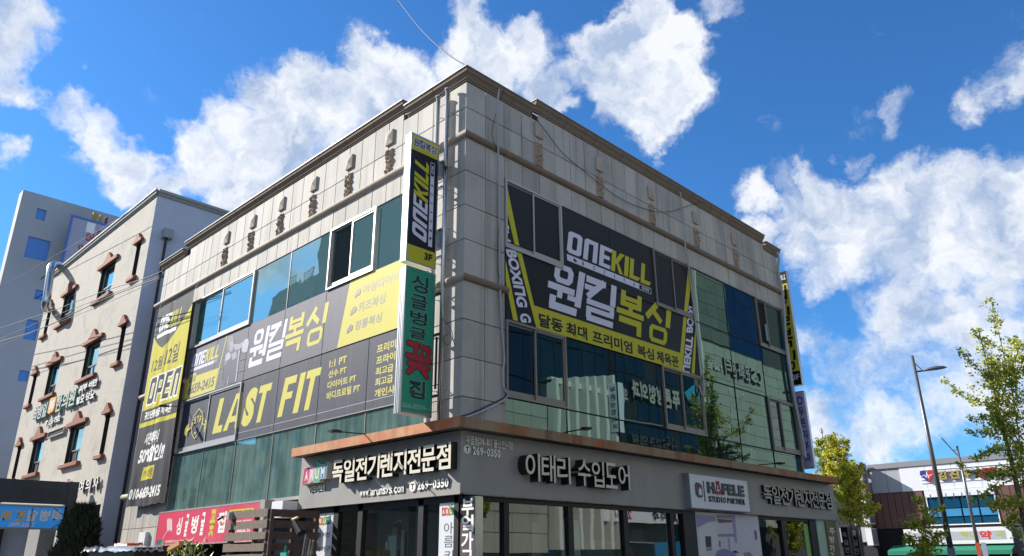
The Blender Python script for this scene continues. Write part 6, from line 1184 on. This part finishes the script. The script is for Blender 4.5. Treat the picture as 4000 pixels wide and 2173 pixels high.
for i in range(3):
    for j in range(7): MB().tube([FE.P(-45.8 - 2.6 * i, 5.4 + 1.55 * j, .02), FE.P(-45.8 - 2.6 * i, 6.0 + 1.55 * j, .16), FE.P(-45.6 - 2.6 * i, 5.7 + 1.55 * j, .2)], .035, 5).build('wall_hook', fin, CC)
HB = thing('clinic_tower', 'dark glass clinic tower across the street with white characters', 'building', (20, 38, 0))
eb('wall', 32.2, 43.2, 0, 21, -12, -.2, mat('opposite_dark', H('23282c'), .7), HB)
for i in range(8):
    for j in range(12):
        if (i * 7 + j * 3) % 5: eb('glass_pane', 32.3 + 1.36 * i, 32.3 + 1.36 * i + 1.26, 1.2 + 1.62 * j, 1.2 + 1.62 * j + (1.5 if j % 2 else 1.3), -.2, -.12, og, HB)
for j in (1, 4, 6): eb('ledge', 32.2, 43.2, 2.7 * j - .08, 2.7 * j, -.2, .12, conc, HB)
S = thing('tower_letters', 'white clinic characters on the dark glass tower across the street', 'sign', (20, 37, 12)); letters(FE, '푸른성형외과', rect(-40.4, -34.0, 12.3, 13.7), .02, .15, (lg, dark_side), S, off=.04); letters(FE, '의원', rect(-33.6, -32.5, 11.9, 13.0), .02, .1, (lg, dark_side), S, off=.03); letters(FE, '나무외과의원', rect(-39.5, -33.8, 9.0, 9.9), .02, .1, (pgreyt, dark_side), S, off=.03)
MB().poly(FE, [(-43.2, 13.1), (-42.0, 13.0), (-41.2, 13.8), (-42.6, 14.6), (-43.4, 14.0)], .02, .08).build('logo_plate', mat('logo_cyan', H('2fa3c4'), .5), S)
VB = thing('vertical_sign', 'pale vertical clinic sign on the dark column across the street', 'sign', (20, 31.6, 10)); eb('cabinet', 31.35, 31.95, 9.6, 12.95, .1, .9, whitep, VB)
for i, ch in enumerate('푸른성형외과'): put(MB(), Fr((20, 31.35, 0), 0), ch, rect(-.75, -.25, 12.3 - .5 * i, 12.7 - .5 * i), .004, .03).build('lettering', mat('letter_sea', H('2a6a80'), .5), VB)
FB_ = thing('fin_building', 'glass building with a row of tall white fins across the street', 'building', (20, 26, 0))
eb('wall', 19, 32.1, 0, 24, -12, -.4, mat('opposite_dark', H('23282c'), .7), FB_)
for i in range(9):
    for j in range(8): eb('glass_pane', 19.1 + 1.43 * i, 19.1 + 1.43 * i + 1.35, .6 + 2.9 * j, .6 + 2.9 * j + 2.78, -.4, -.3 + random.uniform(-.015, .015), og, FB_)
for i in range(7): eb('fin', 25.4 + 1.0 * i, 25.4 + 1.0 * i + .28, 2.2, 12.4 + .2 * i, -.3, .5, fin, FB_)
eb('fin_cap', 25.4, 31.7, 12.2, 12.55, -.3, .1, fin, FB_); tiles(FB_, 19, 25.0, 2, 10.6, 1.45, 1.1, pst)
LB = thing('long_block', 'grey office block across the street near the camera side', 'building', (20, 0, 0)); eb('wall', -45, 18.4, 0, 13, -12, -.2, mat('office_wall', H('8d8f8c'), .8, n=(1, .05)), LB)
for i in range(24):
    for j in range(4): eb('window', -44 + 2.6 * i, -44 + 2.6 * i + 1.9, 1 + 3 * j, 2.9 + 3 * j, -.2, -.15, og, LB)
S = thing('wide_board', 'white clinic board over the shop fronts across the street', 'sign', (20, 38, 4)); eb('panel', 29.5, 42, 3.9, 5.0, .05, .35, whitep, S); letters(FE, '푸른성형외과', rect(-41.5, -35.2, 4.05, 4.85), .35, .37, (mat('letter_navy', H('2a3a60'), .5), dark_side), S, off=.04); letters(FE, '24시', rect(-33, -31, 4.1, 4.7), .35, .37, (rdl, dark_side), S, off=.03)
for i, (x, y, h_, rad, sd, lb) in enumerate(((16.9, 38.2, 10.8, 1.9, 31, 'tall leafy ginkgo on the far pavement before the pale stone hall'), (17.2, 15.5, 7.0, 1.9, 32, 'round ginkgo on the far pavement before the grey office block'), (17.0, 50.5, 7.4, 1.6, 33, 'farthest ginkgo on the opposite pavement'))):
    ginkgo(Vector((x, y, .13)), h_, lb, None, (6, 2, 1.2), s=.11, dens=1.5, rad=rad, seed=sd)
BU = thing('parked_bus', 'blue and white parked bus across the street mirrored low in the shop glass', 'bus', (14, 36, 0))
bl = mat('bus_blue', H('2f9ad6'), .35); FBu = Fr((14.6, 0, 0), -math.pi / 2); bu = lambda n_, y0, y1, z0, z1, d0, d1, m_: bx(n_, FBu, -y1, -y0, z0, z1, d0, d1, m_, BU)
MB().bev(FBu, -40, -31.5, .35, 2.6, -2.4, 0, .12).build('body', bl, BU); bu('window_band', 31.8, 39.7, 1.3, 2.1, 0, .01, g_dark); bu('roof_unit', 34, 37, 2.6, 2.8, -1.8, -.6, whitep)
for y in (33.2, 38.2): MB().tube([(14.55, y, .48), (14.8 - .5, y, .48)], .46, 18).build('wheel', black, BU)
# ================================================================ blocks down the side street (mirrored in the sunny glazing)
FS_ = Fr((0, -30, 0), math.pi)              # a = -x
def tower(name, label, u0, u1, z, dd, m_, win=True):
    o = thing(name, label, 'building', (-(u0 + u1) / 2, -30, 0)); bx('wall', FS_, u0, u1, 0, z, -dd, 0, m_, o)
    if win:
        nu = int((u1 - u0) / 3.2); nz_ = int(z / 2.9)
        for i in range(nu):
            for j in range(nz_): a = u0 + (u1 - u0) * (i + .25) / nu; bx('window', FS_, a, a + 1.5, 1.1 + 2.9 * j, 2.5 + 2.9 * j, 0, .04, g_dark, o)
    return o
tm = mat('apartment_wall', H('8f9186'), .85, n=(.5, .06)); tm2 = mat('apartment_wall_green', H('7d867c'), .85, n=(.5, .08))
T1 = tower('apartment_tower', 'tallest apartment tower down the side street', 40, 57.2, 41, 14, tm2, False)
T2 = tower('apartment_block', 'balconied apartment block beside the tallest tower', 57.3, 67.5, 31.0, 12, tm)
for a0_, a1_, z_ in ((58.4, 60.6, 31), (61.6, 63.3, 31), (64, 66.5, 29.5)):
    rail = MB().ring(FS_, a0_, a1_, z_, z_ + 1.1, .06, -.1, 0)
    for k in range(9): rail.box(FS_, a0_ + (a1_ - a0_) * k / 9, a0_ + (a1_ - a0_) * k / 9 + .04, z_ + .06, z_ + 1.04, -.08, -.03)
    rail.build('balcony_rail', steel, T2, kind='stuff')
T3 = tower('small_house', 'low house with a water tank room down the side street', 67.6, 76.4, 12.2, 10, tm, True); bx('tank_room', FS_, 69.3, 72.9, 12.2, 14.2, -6, -1, conc, T3); bx('roof_room', FS_, 73.6, 76.2, 12.2, 13.1, -5, -1, conc, T3)
T4 = tower('dark_block', 'dark office block closing the side street', 79, 99, 15.5, 12, mat('dark_office', H('59605f'), .8, n=(.4, .1)))
T5 = tower('corner_house', 'wide low apartment house nearest along the side street', 8, 39, 13, 12, tm, True)
ginkgo(Vector((-80, -22, 0)), 8.5, 'leafy ginkgo down the side street before the dark office block', None, (4, 4, 1), s=.14, dens=1.4, rad=2.6, seed=41)
bpy.data.objects.remove(FOBJ); bpy.data.curves.remove(FCUR); bpy.data.scenes.remove(TSC)
